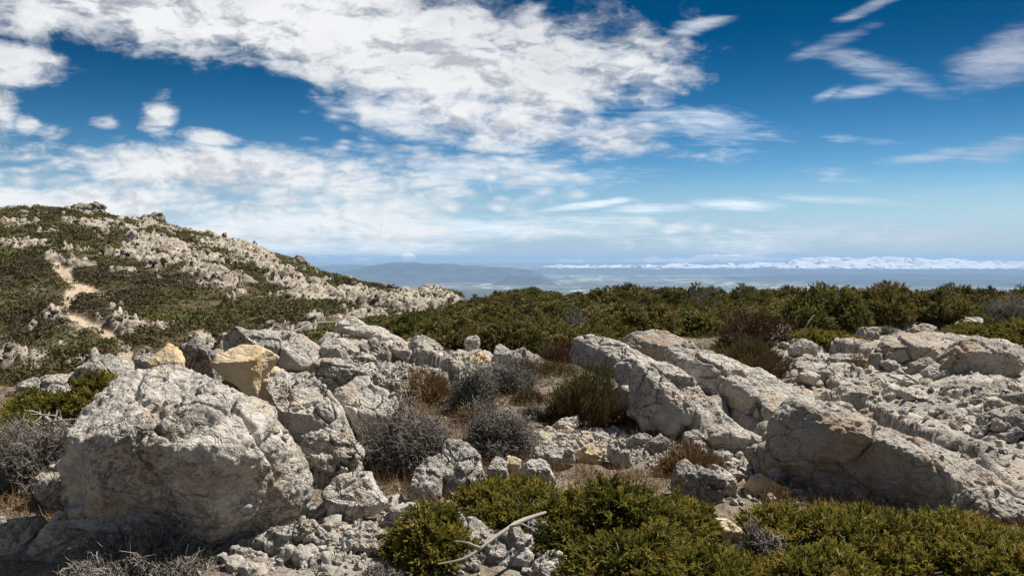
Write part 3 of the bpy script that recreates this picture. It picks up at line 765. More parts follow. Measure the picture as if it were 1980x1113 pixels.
# --- right field of outcrops
R('rounded rust topped boulder with a deep shaded front, right of the outcrops', '1820,714 1839,688 1859,666 1900,664 1936,666 1959,688 1967,710 1945,734 1887,740 1850,736 1825,724', mat='rust', style='boulder', base=746, edge=.62, top=(.1, -.25, .96), front=(-.2, -.97, -.15), sub=6, grow=1.18, facets=2)
R('broad flat topped outcrop left of the rounded rust topped boulder', '1676,700 1709,660 1757,650 1817,655 1848,674 1829,705 1813,710 1790,730 1734,739 1674,725', mat='rust', style='block', D=9.6, n=(0, -.75, .66), t=(.3, .9), edge=.6, top=(.1, -.25, .96), front=(-.1, -.97, -.1), sub=6, grow=1.18)
R('dark cube shaped rock set in the broad flat topped outcrop', '1757,716 1765,700 1800,688 1812,708 1800,724 1775,728', mat='dark', style='block', D=9.2)
R('small rounded rock nestled between the two rust topped outcrops', '1783,716 1813,703 1838,725 1844,750 1804,750', mat='lime', style='boulder', base=752)
R('long flat rock in front of the rounded rust topped boulder', '1880,745 1910,724 1990,743 2000,770 1920,758', mat='lime', style='slab', base=762, sub=6)
R('flat pale rock on the skyline side beside the dark juniper', '1740,646 1785,627 1824,636 1800,652 1765,656', mat='rust', style='slab', D=14)
R('farthest pale flat rock below the grey brown bush', '1838,626 1869,612 1910,614 1900,632 1860,636', mat='lime', style='slab', D=16)
R('dark little outcrop under the edge of the juniper hedge', '1652,652 1667,633 1699,634 1701,655 1675,658', mat='dark', style='rough', D=13)
R('pale stone among rubble right of the reddish bush', '1526,668 1553,656 1588,670 1573,690 1532,684', mat='grey', style='block', D=11.2)
R('broad banded plate beside the green cushion', '1503,704 1525,687 1562,697 1596,715 1643,720 1663,739 1620,757 1571,757 1523,734', mat='slab', style='block', D=8.9, n=(0, -.65, .76), t=(.22, .6), edge=.45, sub=6, grow=1.18)
R('narrow stepped plate below the broad banded plate', '1577,756 1641,742 1714,767 1696,790 1627,778', mat='slab', style='block', D=7.9, n=(0, -.65, .76), t=(.25, .6), edge=.5, sub=6, grow=1.18)
R('rust stained plate behind the top of the great slab', '1655,797 1711,784 1787,799 1798,830 1748,842 1685,828', mat='rust', style='block', D=6.9, n=(0, -.6, .8), t=(.25, .6), edge=.45, sub=6, grow=1.18)
R('ribbed pale rock right of the rust stained plate', '1791,806 1850,793 1898,794 1886,842 1891,876 1850,869 1802,840', mat='lime', style='rough', D=6.5, n=(0, -.65, .76), t=(.28, .6), edge=.45, sub=6, grow=1.18)
R('dark jagged block with deep cracks at the right edge', '1885,846 1920,799 1990,788 2030,800 2030,870 1929,888 1890,882', mat='dark', style='rough', D=6.1, edge=.55, sub=6)
R('long broken ledge crossing behind the ribbed rock', '1790,769 1850,757 1990,752 2040,780 1985,795 1920,790 1850,790', mat='grey', style='rough', D=7.4, n=(0, -.7, .71), sub=6, grow=1.18, t=(.3, .7))
R('smooth low rock at the right edge below the jagged block', '1922,890 1985,870 2030,880 2030,940 1952,935', mat='lime', style='boulder', D=5.6, sub=6)
R('cracked grey ledge at the back of the great slab, right end', '1883,900 1920,886 1990,930 2020,970 1980,965 1922,928', mat='grey', style='rough', D=5.4, sub=6, grow=1.18)
R('rust topped flat rock among plates above the long slab', '1640,668 1668,655 1705,664 1690,690 1655,694', mat='rust', style='slab', D=10.8)
R('grey ledge left of the broad flat topped outcrop', '1590,700 1625,682 1680,694 1690,722 1640,722', mat='grey', style='block', D=9.9, n=(0, -.7, .71), sub=6, grow=1.18)
R('pale ledge in front of the broad flat topped outcrop', '1668,742 1720,728 1790,738 1800,762 1730,768 1690,760', mat='lime', style='block', D=8.3, n=(0, -.65, .76), sub=6, grow=1.18)
R('low rock with a crack beside the rounded small rock', '1800,760 1845,742 1895,752 1900,775 1840,785', mat='lime', style='rough', D=7.9, n=(0, -.7, .71), sub=6)
R('grey plate stepping down beside the second slab ridge', '1560,800 1600,778 1660,785 1675,815 1620,825 1575,818', mat='grey', style='block', D=7.0, n=(0, -.6, .8), t=(.25, .6), sub=6, grow=1.18)
# ------------------------------------------------------------------ crags of the far hill
R('big square crag standing on the skyline at the top of the hill', '128,414 140,402 153,400 156,392 172,391 195,393 199,404 196,414 170,420 140,420', mat='far', style='rough', D=138, edge=.45, name='crag', sub=5, front=(.1, -.97, -.2), t=(.4, .6))
R('overhanging crag lower down the hill skyline with a flat top', '255,424 272,418 285,413 300,412 314,413 316,421 322,434 310,440 285,434 262,430', mat='far', style='rough', D=130, edge=.5, name='crag', sub=5, front=(.2, -.95, -.25))
R('low rounded crag on the hill crest between overhanging crag and round knob', '355,455 366,447 378,444 384,452 388,462 372,466 358,462', mat='far', style='rough', D=120, edge=.5, name='crag')
R('small round knob of rock standing alone at the end of the hill crest', '560,512 566,500 575,494 586,497 592,508 590,520 575,524 562,520', mat='far', style='rough', D=103, edge=.5, name='crag')
R('long pale rock face in the middle of the hillside', '205,470 230,452 300,455 330,475 325,492 290,500 240,490', mat='far', style='rough', D=112, n=(0, -.8, .6), t=(.12, .5), edge=None, name='crag', sub=6)
R('grey fissured rock face below the long pale one on the hillside', '250,510 300,490 380,500 400,525 370,545 300,535', mat='far', style='rough', D=96, n=(0, -.8, .6), t=(.14, .5), edge=None, name='crag', sub=6)
R('broken pale cliff band near the right end of the hillside', '470,505 520,500 580,520 590,535 540,540 490,528', mat='far', style='rough', D=96, n=(0, -.8, .6), t=(.12, .5), edge=None, name='crag', sub=6)
R('rounded pale rock dome where the hill meets the hedge', '790,585 820,568 860,566 890,585 905,602 850,606 810,600', mat='far', style='rough', D=64, n=(0, -.8, .6), t=(.2, .6), edge=None, name='crag', sub=6)

# ------------------------------------------------------------------ stones
bpy.context.view_layer.update()
DG = bpy.context.evaluated_depsgraph_get()

def cast(px, py):
    d = ray(px, py); d = d / np.linalg.norm(d)
    ok, loc, nor, idx, ob, _ = SC.ray_cast(DG, Vector(EYE), Vector(d))
    return (np.array(loc), np.array(nor), ob) if ok else (None, None, None)

def drop(x, y, z=4.0):
    ok, loc, nor, idx, ob, _ = SC.ray_cast(DG, Vector((x, y, z)), Vector((0, 0, -1)))
    return loc.z if ok else float(height(np.array([x]), np.array([y]))[0])

def stone_mesh(name, seed, sub, mat, dims=(1, .8, .6), st='block'):
    lr = np.random.default_rng(seed)
    I, T = ico(sub)
    d = I * np.array(dims) * lr.uniform(0.85, 1.1, 3); r = np.linalg.norm(d, axis=1); d = d / r[:, None]
    acc = r ** -8.0
    for _ in range(9):
        f = unit(lr.normal(size=3)); m = (d @ f * r).max()
        acc = acc + np.maximum(d @ f / (m * lr.uniform(.55, .9)), 0) ** 16 * 1.0
    r = acc ** (-1 / 16.0) if False else np.minimum(r, np.min(np.stack([np.where(d @ f > 1e-3, m / np.maximum(d @ f, 1e-3), 9) for f, m in [(lambda f: (f, (d @ f * r).max() * lr.uniform(.55, .88)))(unit(lr.normal(size=3))) for _ in range(10)]]), 0))
    V = d * r[:, None]
    s = dict(STYLES[st]); s['fine'] = .02; s['pit'] = .02; s['crack'] = 0.0; s['fac'] = .05
    V = roughen(V, T, 1.8, seed, s)
    return mesh_from(name, V, T, M[mat])

SM = {m: [stone_mesh('stone', 200 + 10 * i + k, 4, 'loose_' + m) for k in range(5)] for i, m in enumerate(['lime', 'cream', 'grey'])}
FLAT = [stone_mesh('stone', 300 + k, 4, 'loose_' + m, (1, .8, .42), 'rough') for k, m in enumerate(['lime', 'slab', 'grey', 'rust', 'lime', 'dark'])]

def place_stone(me, loc, s, label, group, cat='stone', name='stone', sink=0.3, lr=rng):
    o = link(name, me, None, loc - np.array([0, 0, -s * (0.5 - sink)]))
    o.scale = (s * lr.uniform(.8, 1.2), s * lr.uniform(.8, 1.2), s * lr.uniform(.75, 1.2))
    o.rotation_euler = (lr.uniform(-.5, .5), lr.uniform(-.5, .5), lr.uniform(0, 6.28))
    tag(o, label, cat, group)
    return o

ZONES = [  # polygon in photo pixels, how many, size range in photo pixels, meshes, label, group
    ([(1010, 850), (1060, 830), (1190, 830), (1230, 860), (1180, 890), (1060, 880)], 60, (10, 34), SM['lime'] + SM['lime'] + SM['grey'] + SM['cream'], 'small pale stone lying in the gravel pocket left of the long slab ridge', 'stones of the gravel pocket'),
    ([(640, 700), (700, 660), (800, 655), (900, 690), (960, 690), (950, 740), (860, 720), (720, 715)], 55, (10, 34), SM['lime'] + SM['cream'] + SM['grey'], 'loose pale stone in the rubble below the left ridge crest', 'stones below the ridge crest'),
    ([(1520, 650), (1660, 660), (1830, 740), (1980, 760), (1980, 880), (1860, 880), (1600, 770), (1500, 700)], 34, (14, 60), FLAT, 'angular broken piece of rock among the outcrops right of the slab ridges', 'broken rocks among the outcrops'),
    ([(620, 960), (760, 980), (860, 980), (1000, 930), (1000, 1000), (840, 1060), (480, 1113), (420, 1080)], 85, (12, 64), SM['grey'] + SM['lime'], 'small stone in the gaps between the rocks below the spiny cushions', 'stones below the spiny cushions'),
    ([(1360, 850), (1500, 930), (1580, 970), (1480, 1000), (1380, 960), (1330, 880)], 30, (14, 44), SM['lime'] + SM['grey'] + FLAT, 'broken stone between the long slab wall and the great tilted slab', 'stones between the slabs'),
    ([(1200, 850), (1300, 850), (1330, 890), (1250, 910)], 14, (10, 26), SM['grey'], 'dark stone in the shade under the long slab wall', 'stones under the slab wall'),
    ([(560, 760), (620, 850), (600, 960), (540, 860), (500, 760)], 14, (8, 24), SM['lime'], 'little stone stuck in the cleft beside the huge boulder', 'stones in the cleft'),
    ([(0, 1000), (70, 1000), (60, 1060), (0, 1060)], 5, (20, 40), SM['grey'], 'grey stone at the left edge below the dark spiny bush', 'stones at the left edge'),
]
def in_poly(x, y, P):
    c = False; j = len(P) - 1
    for i in range(len(P)):
        if (P[i][1] > y) != (P[j][1] > y) and x < (P[j][0] - P[i][0]) * (y - P[i][1]) / (P[j][1] - P[i][1]) + P[i][0]: c = not c
        j = i
    return c
STONES = []
for P, cnt, (s0, s1), ms, lab, grp in ZONES:
    xs = [p[0] for p in P]; ys = [p[1] for p in P]; k = 0; tries = 0
    while k < cnt and tries < cnt * 30:
        tries += 1
        x, y = rng.uniform(min(xs), max(xs)), rng.uniform(min(ys), max(ys))
        if not in_poly(x, y, P): continue
        loc, nor, ob = cast(x, y)
        if loc is None or nor[2] < 0.55 or (ob.name != 'ground' and rng.random() < 0.8): continue
        s = (s0 + (s1 - s0) * rng.random() ** 2.2) / FPX * loc[1] * 0.5
        STONES.append((ms[rng.integers(len(ms))], loc, s, lab, grp)); k += 1
for a in STONES: place_stone(*a)

# gravel: one mass of chips
def chips(n, polys, smin, smax, name, mats, label):
    Vs, Ts = [], []; base = 0
    I, T = ico(1)
    for _ in range(n):
        P = polys[rng.integers(len(polys))]
        xs = [p[0] for p in P]; ys = [p[1] for p in P]
        x, y = rng.uniform(min(xs), max(xs)), rng.uniform(min(ys), max(ys))
        if not in_poly(x, y, P): continue
        loc, nor, ob = cast(x, y)
        if loc is None or nor[2] < 0.5 or (ob.name.split('.')[0] in ('boulder', 'perched_stone') and rng.random() < .93): continue
        s = rng.uniform(smin, smax) * rng.random() ** 0.8
        A = np.linalg.qr(rng.normal(size=(3, 3)))[0]
        Vs.append(((I + rng.normal(size=I.shape) * .16) * np.array([1, .8, .5]) * s) @ A + loc + np.array([0, 0, s * .2])); Ts.append(T + base); base += len(I)
    if not Vs: return
    o = link(name, mesh_from(name, np.vstack(Vs), np.vstack(Ts), mats, smooth=False)); tag(o, label, kind='stuff')
chips(2600, [ZONES[0][0], ZONES[0][0], [(990, 840), (1240, 830), (1260, 880), (1000, 900)]], .012, .045, 'gravel', M['lime'], 'pale limestone gravel in the pocket left of the long slab ridge')
chips(2600, [ZONES[1][0], ZONES[3][0], ZONES[4][0], ZONES[6][0], ZONES[5][0]], .012, .045, 'gravel', M['lime'], 'pale limestone chips between the boulders')
chips(7000, [[(300, 1113), (500, 800), (640, 640), (1000, 700), (1300, 690), (1700, 640), (1980, 640), (1980, 1113)], [(0, 800), (560, 680), (1000, 690), (1000, 760)]], .012, .05, 'gravel', M['grey'], 'grey stone chips strewn over the open ground')
chips(500, [ZONES[2][0]], .02, .08, 'gravel', M['lime'], 'broken limestone chips among the outcrops')

# hill outcrops
HM = [stone_mesh('outcrop_rock', 400 + k, 4, 'far', (1, .8, .6), 'rough') for k in range(8)]
k = 0; tries = 0
cand = []
while len(cand) < 2600 and tries < 26000:
    tries += 1
    u, v = rng.uniform(0, 920), rng.uniform(395, 730)
    loc, nor, ob = cast(u, v)
    if loc is None or ob.name != 'ground' or loc[1] < 26 or loc[1] > 170: continue
    x, y = loc[:1], loc[1:2]
    z0, _ = height0(x, y)
    if polydist(np.array([u]), np.array([v]), PATH)[0] < 16: continue
    _, _, rk, so, gr, *_ = masks(x, y, z0)
    n = float(fbm(loc[None] / 4.0, 2)[0])
    p = 0.9 * rk[0] + 0.25 * (so[0] > .5) + (0.40 if n > .18 else 0.09)
    if rng.random() < p: cand.append((loc, rk[0]))
for i, (loc, rk) in enumerate(cand[:280]):
    s = (1.8 + 6.0 * rng.random() ** 2.5) * (1.35 if rk > .5 else 1.0) / FPX * loc[1]
    place_stone(HM[rng.integers(8)], loc, s, 'pale outcrop rock on the far hillside above the path' if loc[1] > 75 else 'pale rock among low scrub at the foot of the far hill', 'rocks on the far hillside' if loc[1] > 75 else 'rocks at the foot of the far hill', 'rock', 'outcrop_rock', 0.35)
if len(cand) > 280:
    Vs, Ts, b = [], [], 0
    for loc, rk in cand[280:]:
        me = HM[rng.integers(8)]
        I, T = ico(2)
        s = rng.uniform(.9, 1.0 + 2.6 * rng.random()) / FPX * loc[1]
        Vs.append((I + rng.normal(size=I.shape) * .12) * np.array([1, 1, .7]) * s + loc); Ts.append(T + b); b += len(I)
    o = link('rubble', mesh_from('rubble', np.vstack(Vs), np.vstack(Ts), M['far'], smooth=False)); tag(o, 'scattered small rubble over the far hillside', kind='stuff')
# ------------------------------------------------------------------ vegetation
def tubes(P, rad, sides=3):
    """P (n,k,3) centre lines, rad (n,k) -> verts, tris"""
    n, k, _ = P.shape
    t = P[:, -1] - P[:, 0]; t /= np.linalg.norm(t, axis=1)[:, None] + 1e-9
    a = np.cross(t, np.where(np.abs(t[:, 2:]) > .8, [[1, 0, 0]], [[0, 0, 1]])); a /= np.linalg.norm(a, axis=1)[:, None] + 1e-9
    b = np.cross(t, a)
    th = np.arange(sides) * 2 * np.pi / sides
    ring = np.cos(th)[None, :, None] * a[:, None] + np.sin(th)[None, :, None] * b[:, None]
    V = P[:, :, None, :] + ring[:, None] * rad[:, :, None, None]
    idx = np.arange(n * k * sides).reshape(n, k, sides)
    A, B = idx[:, :-1], idx[:, 1:]
    A2, B2 = np.roll(A, -1, 2), np.roll(B, -1, 2)
    T = np.concatenate([np.stack([A, A2, B2], -1).reshape(-1, 3), np.stack([A, B2, B], -1).reshape(-1, 3)])
    return V.reshape(-1, 3), T

def blades(P, wdir, w):
    """flat tapering strips: P (n,k,3), wdir (n,3), w (n,k)"""
    n, k, _ = P.shape
    V = np.stack([P - wdir[:, None] * w[..., None], P + wdir[:, None] * w[..., None]], 2)
    idx = np.arange(n * k * 2).reshape(n, k, 2)
    a, b, c, d = idx[:, :-1, 0], idx[:, :-1, 1], idx[:, 1:, 1], idx[:, 1:, 0]
    T = np.concatenate([np.stack([a, b, c], -1).reshape(-1, 3), np.stack([a, c, d], -1).reshape(-1, 3)])
    return V.reshape(-1, 3), T

def nrm(a): return a / (np.linalg.norm(a, axis=-1, keepdims=True) + 1e-9)

def leaf_mat(name, cols, trans=0.25, rough=0.8, noise=0.0):
    m, g = material(name)
    a = g.n('ShaderNodeAttribute', attribute_name='tint').outputs['Fac']
    rnd = g.n('ShaderNodeObjectInfo').outputs['Random']
    a = g.math('ADD', a, g.math('MULTIPLY', g.math('SUBTRACT', rnd, 0.5), 0.16))
    cr = g.n('ShaderNodeValToRGB', {0: a})
    e = cr.color_ramp.elements
    e[0].position = 0.0; e[0].color = (*cols[0], 1); e[1].position = 1.0; e[1].color = (*cols[-1], 1)
    for i, c in enumerate(cols[1:-1]):
        q = e.new((i + 1) / (len(cols) - 1)); q.color = (*c, 1)
    d = g.n('ShaderNodeBsdfPrincipled', {'Base Color': cr.outputs[0], 'Roughness': rough, 'Specular IOR Level': 0.15})
    if trans:
        t = g.n('ShaderNodeBsdfTranslucent', {'Color': cr.outputs[0]})
        mx = g.n('ShaderNodeMixShader', {0: trans, 1: d.outputs[0], 2: t.outputs[0]})
        g.n('ShaderNodeOutputMaterial', {'Surface': mx.outputs[0]})
    else:
        g.n('ShaderNodeOutputMaterial', {'Surface': d.outputs[0]})
    return m
JUN = leaf_mat('juniper_sprays', [(0.026, 0.034, 0.009), (0.110, 0.112, 0.024), (0.29, 0.26, 0.055), (0.42, 0.325, 0.09)], 0.30)
JUNF = leaf_mat('hedge_juniper_sprays', [(0.022, 0.026, 0.009), (0.072, 0.072, 0.021), (0.180, 0.150, 0.044), (0.30, 0.22, 0.078)], 0.22)
CUSH = leaf_mat('broom_stems', [(0.075, 0.045, 0.025), (0.115, 0.075, 0.032), (0.095, 0.092, 0.030), (0.15, 0.145, 0.045)], 0.15)
SPINE = leaf_mat('grey_spines', [(0.095, 0.082, 0.072), (0.20, 0.178, 0.155), (0.31, 0.28, 0.245), (0.44, 0.40, 0.35)], 0.0, 0.9)
RED = leaf_mat('reddish_twigs', [(0.05, 0.025, 0.016), (0.095, 0.05, 0.028), (0.14, 0.08, 0.045), (0.20, 0.13, 0.07)], 0.1)
DRY = leaf_mat('dry_stalks', [(0.10, 0.06, 0.03), (0.19, 0.12, 0.055), (0.28, 0.19, 0.09), (0.38, 0.28, 0.15)], 0.1)
WOOD = leaf_mat('bleached_wood', [(0.12, 0.10, 0.085), (0.22, 0.195, 0.165), (0.33, 0.295, 0.25), (0.42, 0.38, 0.32)], 0.0, 0.9)
SAGE = leaf_mat('sage_twigs', [(0.10, 0.095, 0.085), (0.16, 0.155, 0.135), (0.20, 0.20, 0.165), (0.26, 0.255, 0.21)], 0.1)

def spray(lr, ns, L, sl, w, crossed):
    """one juniper branchlet along +z: shoots around a stem"""
    bend = lr.uniform(-.25, .25, 2)
    t = np.linspace(0.12, 1.0, ns)
    ax = np.stack([bend[0] * t ** 2 * L, bend[1] * t ** 2 * L, t * L], -1)
    ph = np.arange(ns) * 2.4 + lr.uniform(0, 6)
    an = np.radians(lr.uniform(30, 75, ns))
    dr = np.stack([np.sin(an) * np.cos(ph), np.sin(an) * np.sin(ph), np.cos(an)], -1)
    dr[-1] = [0, 0, 1]
    ll = sl * (1.15 - 0.55 * t) * lr.uniform(.75, 1.2, ns)
    P = np.stack([ax, ax + dr * ll[:, None] * .5 + [0, 0, .002], ax + dr * ll[:, None] + np.array([0, 0, 1]) * ll[:, None] * .18], 1)
    W = np.stack([np.full(ns, w * .55), np.full(ns, w), np.full(ns, w * .15)], 1)
    wd = nrm(np.cross(dr, lr.normal(size=(ns, 3))))
    V, T = blades(P, wd, W); tt = np.repeat(np.stack([t * .3, t * .4 + .1, t * .4 + .25], 1).ravel(), 2)
    if crossed:
        V2, T2 = blades(P, nrm(np.cross(dr, wd)), W); T = np.vstack([T, T2 + len(V)]); V = np.vstack([V, V2]); tt = np.concatenate([tt, tt])
    return V, T, tt

def instance(tmpl, pos, direc, scale, lr, tint):
    """copies of templates turned so that +z follows direc"""
    Vs, Ts, tts = [], [], []; base = 0
    which = lr.integers(len(tmpl), size=len(pos))
    for k, (V, T, tt) in enumerate(tmpl):
        i = np.where(which == k)[0]
        if not len(i): continue
        z = nrm(direc[i]); x = nrm(np.cross(z, lr.normal(size=(len(i), 3)))); y = np.cross(z, x)
        Rm = np.stack([x, y, z], -1) * scale[i][:, None, None]
        VV = np.einsum('nij,mj->nmi', Rm, V) + pos[i][:, None]
        TT = T[None] + (np.arange(len(i)) * len(V))[:, None, None] + base
        base += len(i) * len(V)
        Vs.append(VV.reshape(-1, 3)); Ts.append(TT.reshape(-1, 3)); tts.append((tt[None] + tint[i][:, None]).ravel())
    return np.vstack(Vs), np.vstack(Ts), np.clip(np.concatenate(tts), 0, 1)

def branch_lines(lr, starts, ends, k=5, wob=.08):
    t = np.linspace(0, 1, k)
    P = starts[:, None] * (1 - t)[None, :, None] + ends[:, None] * t[None, :, None]
    L = np.linalg.norm(ends - starts, axis=1)
    P[:, 1:] += lr.normal(size=(len(starts), k - 1, 3)) * (wob * L)[:, None, None]
    P[:, :, 2] -= (np.sin(np.pi * t) * 0.12)[None] * L[:, None]
    return P

def juniper_meshes(seed, rx, ry, rz, nspr, near=True, lobes=16, mat=None, flat=False):
    lr = np.random.default_rng(seed)
    if near: tm = [spray(lr, 15, .090, .034, .0046, True) for _ in range(6)]
    else: tm = [spray(lr, 8, .115, .060, .014, False) for _ in range(6)]
    a = lr.uniform(0, 2 * np.pi, lobes); q = np.sqrt(lr.uniform(0.02, 1, lobes))
    hgt = rz * (1 - .62 * q ** 2) * lr.uniform(.55, 1.1, lobes)
    lc = np.stack([rx * q * np.cos(a) * .86, ry * q * np.sin(a) * .86, hgt * .55], -1)
    lrad = np.stack([np.full(lobes, 1.0) * lr.uniform(.12, .34, lobes) * math.sqrt(rx * ry)] * 2 + [hgt * .5], -1)
    li = lr.integers(lobes, size=nspr)
    d = nrm(lr.normal(size=(nspr, 3)) + [0, 0, .45])
    sh = lr.uniform(.55, 1.0, nspr) ** .6
    pos = lc[li] + d * lrad[li] * sh[:, None]
    pos[:, 2] = np.abs(pos[:, 2])
    dr = nrm(d * [1, 1, .5] + nrm(pos * [1, 1, 0]) * .45 + [0, 0, .22] + lr.normal(size=(nspr, 3)) * .42)
    V, T, tt = instance(tm, pos, dr, lr.uniform(.75, 1.35, nspr), lr, lr.normal(.16, .17, nspr) + .34 * (lr.random(lobes) - .5)[li])
    tt = np.clip(tt + .22 * fbm(V * (5.0 if near else 2.5) + seed, 2), 0, 1)
    fol = mesh_from('foliage', V, T, mat or JUN, True, {'tint': tt})
    # branches: from the base out into the lobes, and bare ends that stick out
    st = lr.normal(size=(lobes, 3)) * [.06, .06, .0] + [0, 0, .02]
    P = branch_lines(lr, st, lc)
    V1, T1 = tubes(P, np.linspace(.016, .007, 5)[None] * np.ones((lobes, 1)) * (1 if near else 1.6), 5)
    nb = 130 if near else 70
    li = lr.integers(lobes, size=nb); d = nrm(lr.normal(size=(nb, 3)) + [0, -.1, .6])
    s2 = lc[li] + d * lrad[li] * .3; e2 = lc[li] + d * (lrad[li] + (.085 if near else .10)) * lr.uniform(.85, 1.2, nb)[:, None]
    P2 = branch_lines(lr, s2, e2, 5, .06)
    V2, T2 = tubes(P2, np.linspace(.0065, .0022, 5)[None] * np.ones((nb, 1)) * (1 if near else 1.9), 3)
    br = mesh_from('branch', np.vstack([V1, V2]), np.vstack([T1, T2 + len(V1)]), WOOD, True, {'tint': np.concatenate([np.full(len(V1), .3), np.repeat(lr.uniform(.45, 1.0, nb), len(V2) // nb)])})
    return fol, br

def cushion_meshes(seed, rx, ry, rz, n, kind):
    """dense domed cushion: grey spines, green broom, reddish twigs, dry stalks"""
    lr = np.random.default_rng(seed)
    E = np.array([rx, ry, rz])
    d = nrm(lr.normal(size=(n, 3)) * [1, 1, .9] + [0, 0, .35]); d[:, 2] = np.abs(d[:, 2])
    bump = 1 + .5 * fbm(d * 1.6 + seed, 3) + .07 * lr.normal(size=n)
    sz = math.sqrt(rx * rz)
    if kind in ('spine', 'sage'):
        sh = lr.uniform(.35, 1.0, n) ** .6
        p = d * E * (bump * sh)[:, None]
        dr = nrm(d * .75 + lr.normal(size=(n, 3)) * .62 + [0, 0, .1])
        L = lr.uniform(.08, .30, n) * sz
        s1 = nrm(dr + lr.normal(size=(n, 3)) * .45)
        P = np.stack([p - dr * L[:, None] * .5, p, p + s1 * L[:, None] * .4, p + (s1 + lr.normal(size=(n, 3)) * .3) * L[:, None] * .8], 1)
        r0 = .0026 if kind == 'spine' else .003
        V, T = tubes(P, np.array([1.2, 1.0, .75, .25])[None] * r0 * lr.uniform(.7, 1.3, n)[:, None])
        tt = np.repeat((np.array([-.2, -.05, .08, .22])[None] + lr.uniform(.15, .65, n)[:, None]).ravel(), 3)
        ns = n // 8
        di = d[lr.integers(n, size=ns)]
        P = branch_lines(lr, lr.normal(size=(ns, 3)) * [.12 * rx, .12 * ry, 0], di * E * .9, 5, .05)
        V2, T2 = tubes(P, np.linspace(.012, .004, 5)[None] * np.ones((ns, 1)))
        V3 = np.vstack([V, V2]); T3 = np.vstack([T, T2 + len(V)]); tt = np.concatenate([tt, np.full(len(V2), .18)])
        return mesh_from('twigs', V3, T3, SPINE if kind == 'spine' else SAGE, True, {'tint': np.clip(tt, 0, 1)})
    sh = lr.uniform(.6, 1.0, n) ** .6
    p = d * E * (bump * sh)[:, None]
    up = .55 if kind == 'broom' else .35
    dr = nrm(d * .7 + [0, 0, up] + lr.normal(size=(n, 3)) * (.28 if kind != 'red' else .45))
    L = lr.uniform(.12, .24, n) * sz * (1.15 if kind == 'dry' else 1)
    b = lr.normal(size=(n, 3)) * .12
    P = np.stack([p - dr * L[:, None] * .55, p, p + (dr + b) * L[:, None] * .45], 1)
    w = np.array([1.0, .9, .2])[None] * lr.uniform(.0018, .0034, n)[:, None] * max(1.0, sz / .35)
    V, T = blades(P, nrm(np.cross(dr, lr.normal(size=(n, 3)))), w)
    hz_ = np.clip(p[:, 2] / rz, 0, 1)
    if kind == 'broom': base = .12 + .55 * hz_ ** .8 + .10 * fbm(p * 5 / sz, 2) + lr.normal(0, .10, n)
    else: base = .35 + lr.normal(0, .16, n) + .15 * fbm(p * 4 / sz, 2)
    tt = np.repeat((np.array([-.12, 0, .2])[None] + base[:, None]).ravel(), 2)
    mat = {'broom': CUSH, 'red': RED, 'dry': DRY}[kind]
    ns = max(60, n // 40)
    di = d[lr.integers(n, size=ns)]
    Q = branch_lines(lr, lr.normal(size=(ns, 3)) * [.1 * rx, .1 * ry, 0], di * E * .75, 4, .05)
    V2, T2 = tubes(Q, np.linspace(.007, .003, 4)[None] * np.ones((ns, 1)))
    return mesh_from('stems', np.vstack([V, V2]), np.vstack([T, T2 + len(V)]), mat, True, {'tint': np.clip(np.concatenate([tt, np.full(len(V2), .1)]), 0, 1)})

def empty(name, loc, rz, label, cat, group=None):
    o = bpy.data.objects.new(name, None); COL.objects.link(o); o.location = loc; o.rotation_euler = (0, 0, rz)
    o.empty_display_size = .1
    return tag(o, label, cat, group)

def site(x0, x1, y0, y1, D=None):
    """footprint of a plant from its box in the photo: centre on the ground, half width, height"""
    cx = (x0 + x1) / 2
    if D is None: D = hit(cx, y1)[1]
    r = ray(cx, y1)
    hw = (x1 - x0) / 2 / FPX * D
    Dc = D + hw * .7
    X = (cx - 990) / FPX * Dc
    zt = EYE[2] + Dc * ray(cx, y0)[2] / ray(cx, y0)[1]
    z = float(height(np.array([X]), np.array([Dc]))[0])
    return np.array([X, Dc, z]), hw, max(zt - z, .08)

NP = [0]
def cushion(label, kind, x0, x1, y0, y1, n=3500, D=None, name=None, cat='shrub', zoff=-.03, group=None):
    NP[0] += 1
    loc, hw, h = site(x0, x1, y0, y1, D)
    nm = name or {'spine': 'spiny_shrub', 'sage': 'sage_shrub', 'broom': 'broom_shrub', 'red': 'heath_shrub', 'dry': 'dry_tuft'}[kind]
    me = cushion_meshes(600 + NP[0], hw, hw * .85, h * .98, n, kind)
    loc[2] += zoff
    t = link(nm, me, None, loc); tag(t, label, cat, group)
    return t

cushion('grey spiny cushion shrub in the middle, behind the twin standing stones', 'spine', 695, 890, 782, 930, 5200)
cushion('dark grey spiny cushion shrub beside the gravel pocket, right of its twin', 'spine', 890, 1032, 782, 890, 4600)
cushion('silvery open twiggy shrub beside the brown grass', 'sage', 862, 965, 705, 805, 1800)
cushion('grey twiggy shrub above the dark spiny cushion', 'sage', 915, 1045, 700, 795, 2400, D=8.3)
cushion('small grey shrub under the juniper hedge with bare twigs', 'spine', 965, 1045, 682, 725, 1600)
cushion('grey spiny cushion shrub at the bottom edge in front of the huge boulder', 'spine', 95, 410, 1036, 1150, 7000, D=3.6)
cushion('dark spiny bush at the left edge below the juniper', 'spine', -40, 195, 825, 1010, 6000, D=4.9)
cushion('grey wiry shrub growing inside the right hand juniper at the bottom', 'spine', 1435, 1520, 1005, 1130, 2600, D=3.9)
cushion('straw coloured grass between the two dark spiny cushions', 'dry', 880, 985, 755, 800, 1500, D=8.0, name='grass_clump', cat='grass clump')
cushion('rusty green low clump left of the green topped broom cushion', 'broom', 985, 1060, 745, 800, 1800, D=7.9)
cushion('sparse silvery shrub above the gravel pocket', 'sage', 1000, 1060, 775, 830, 900, D=7.3)
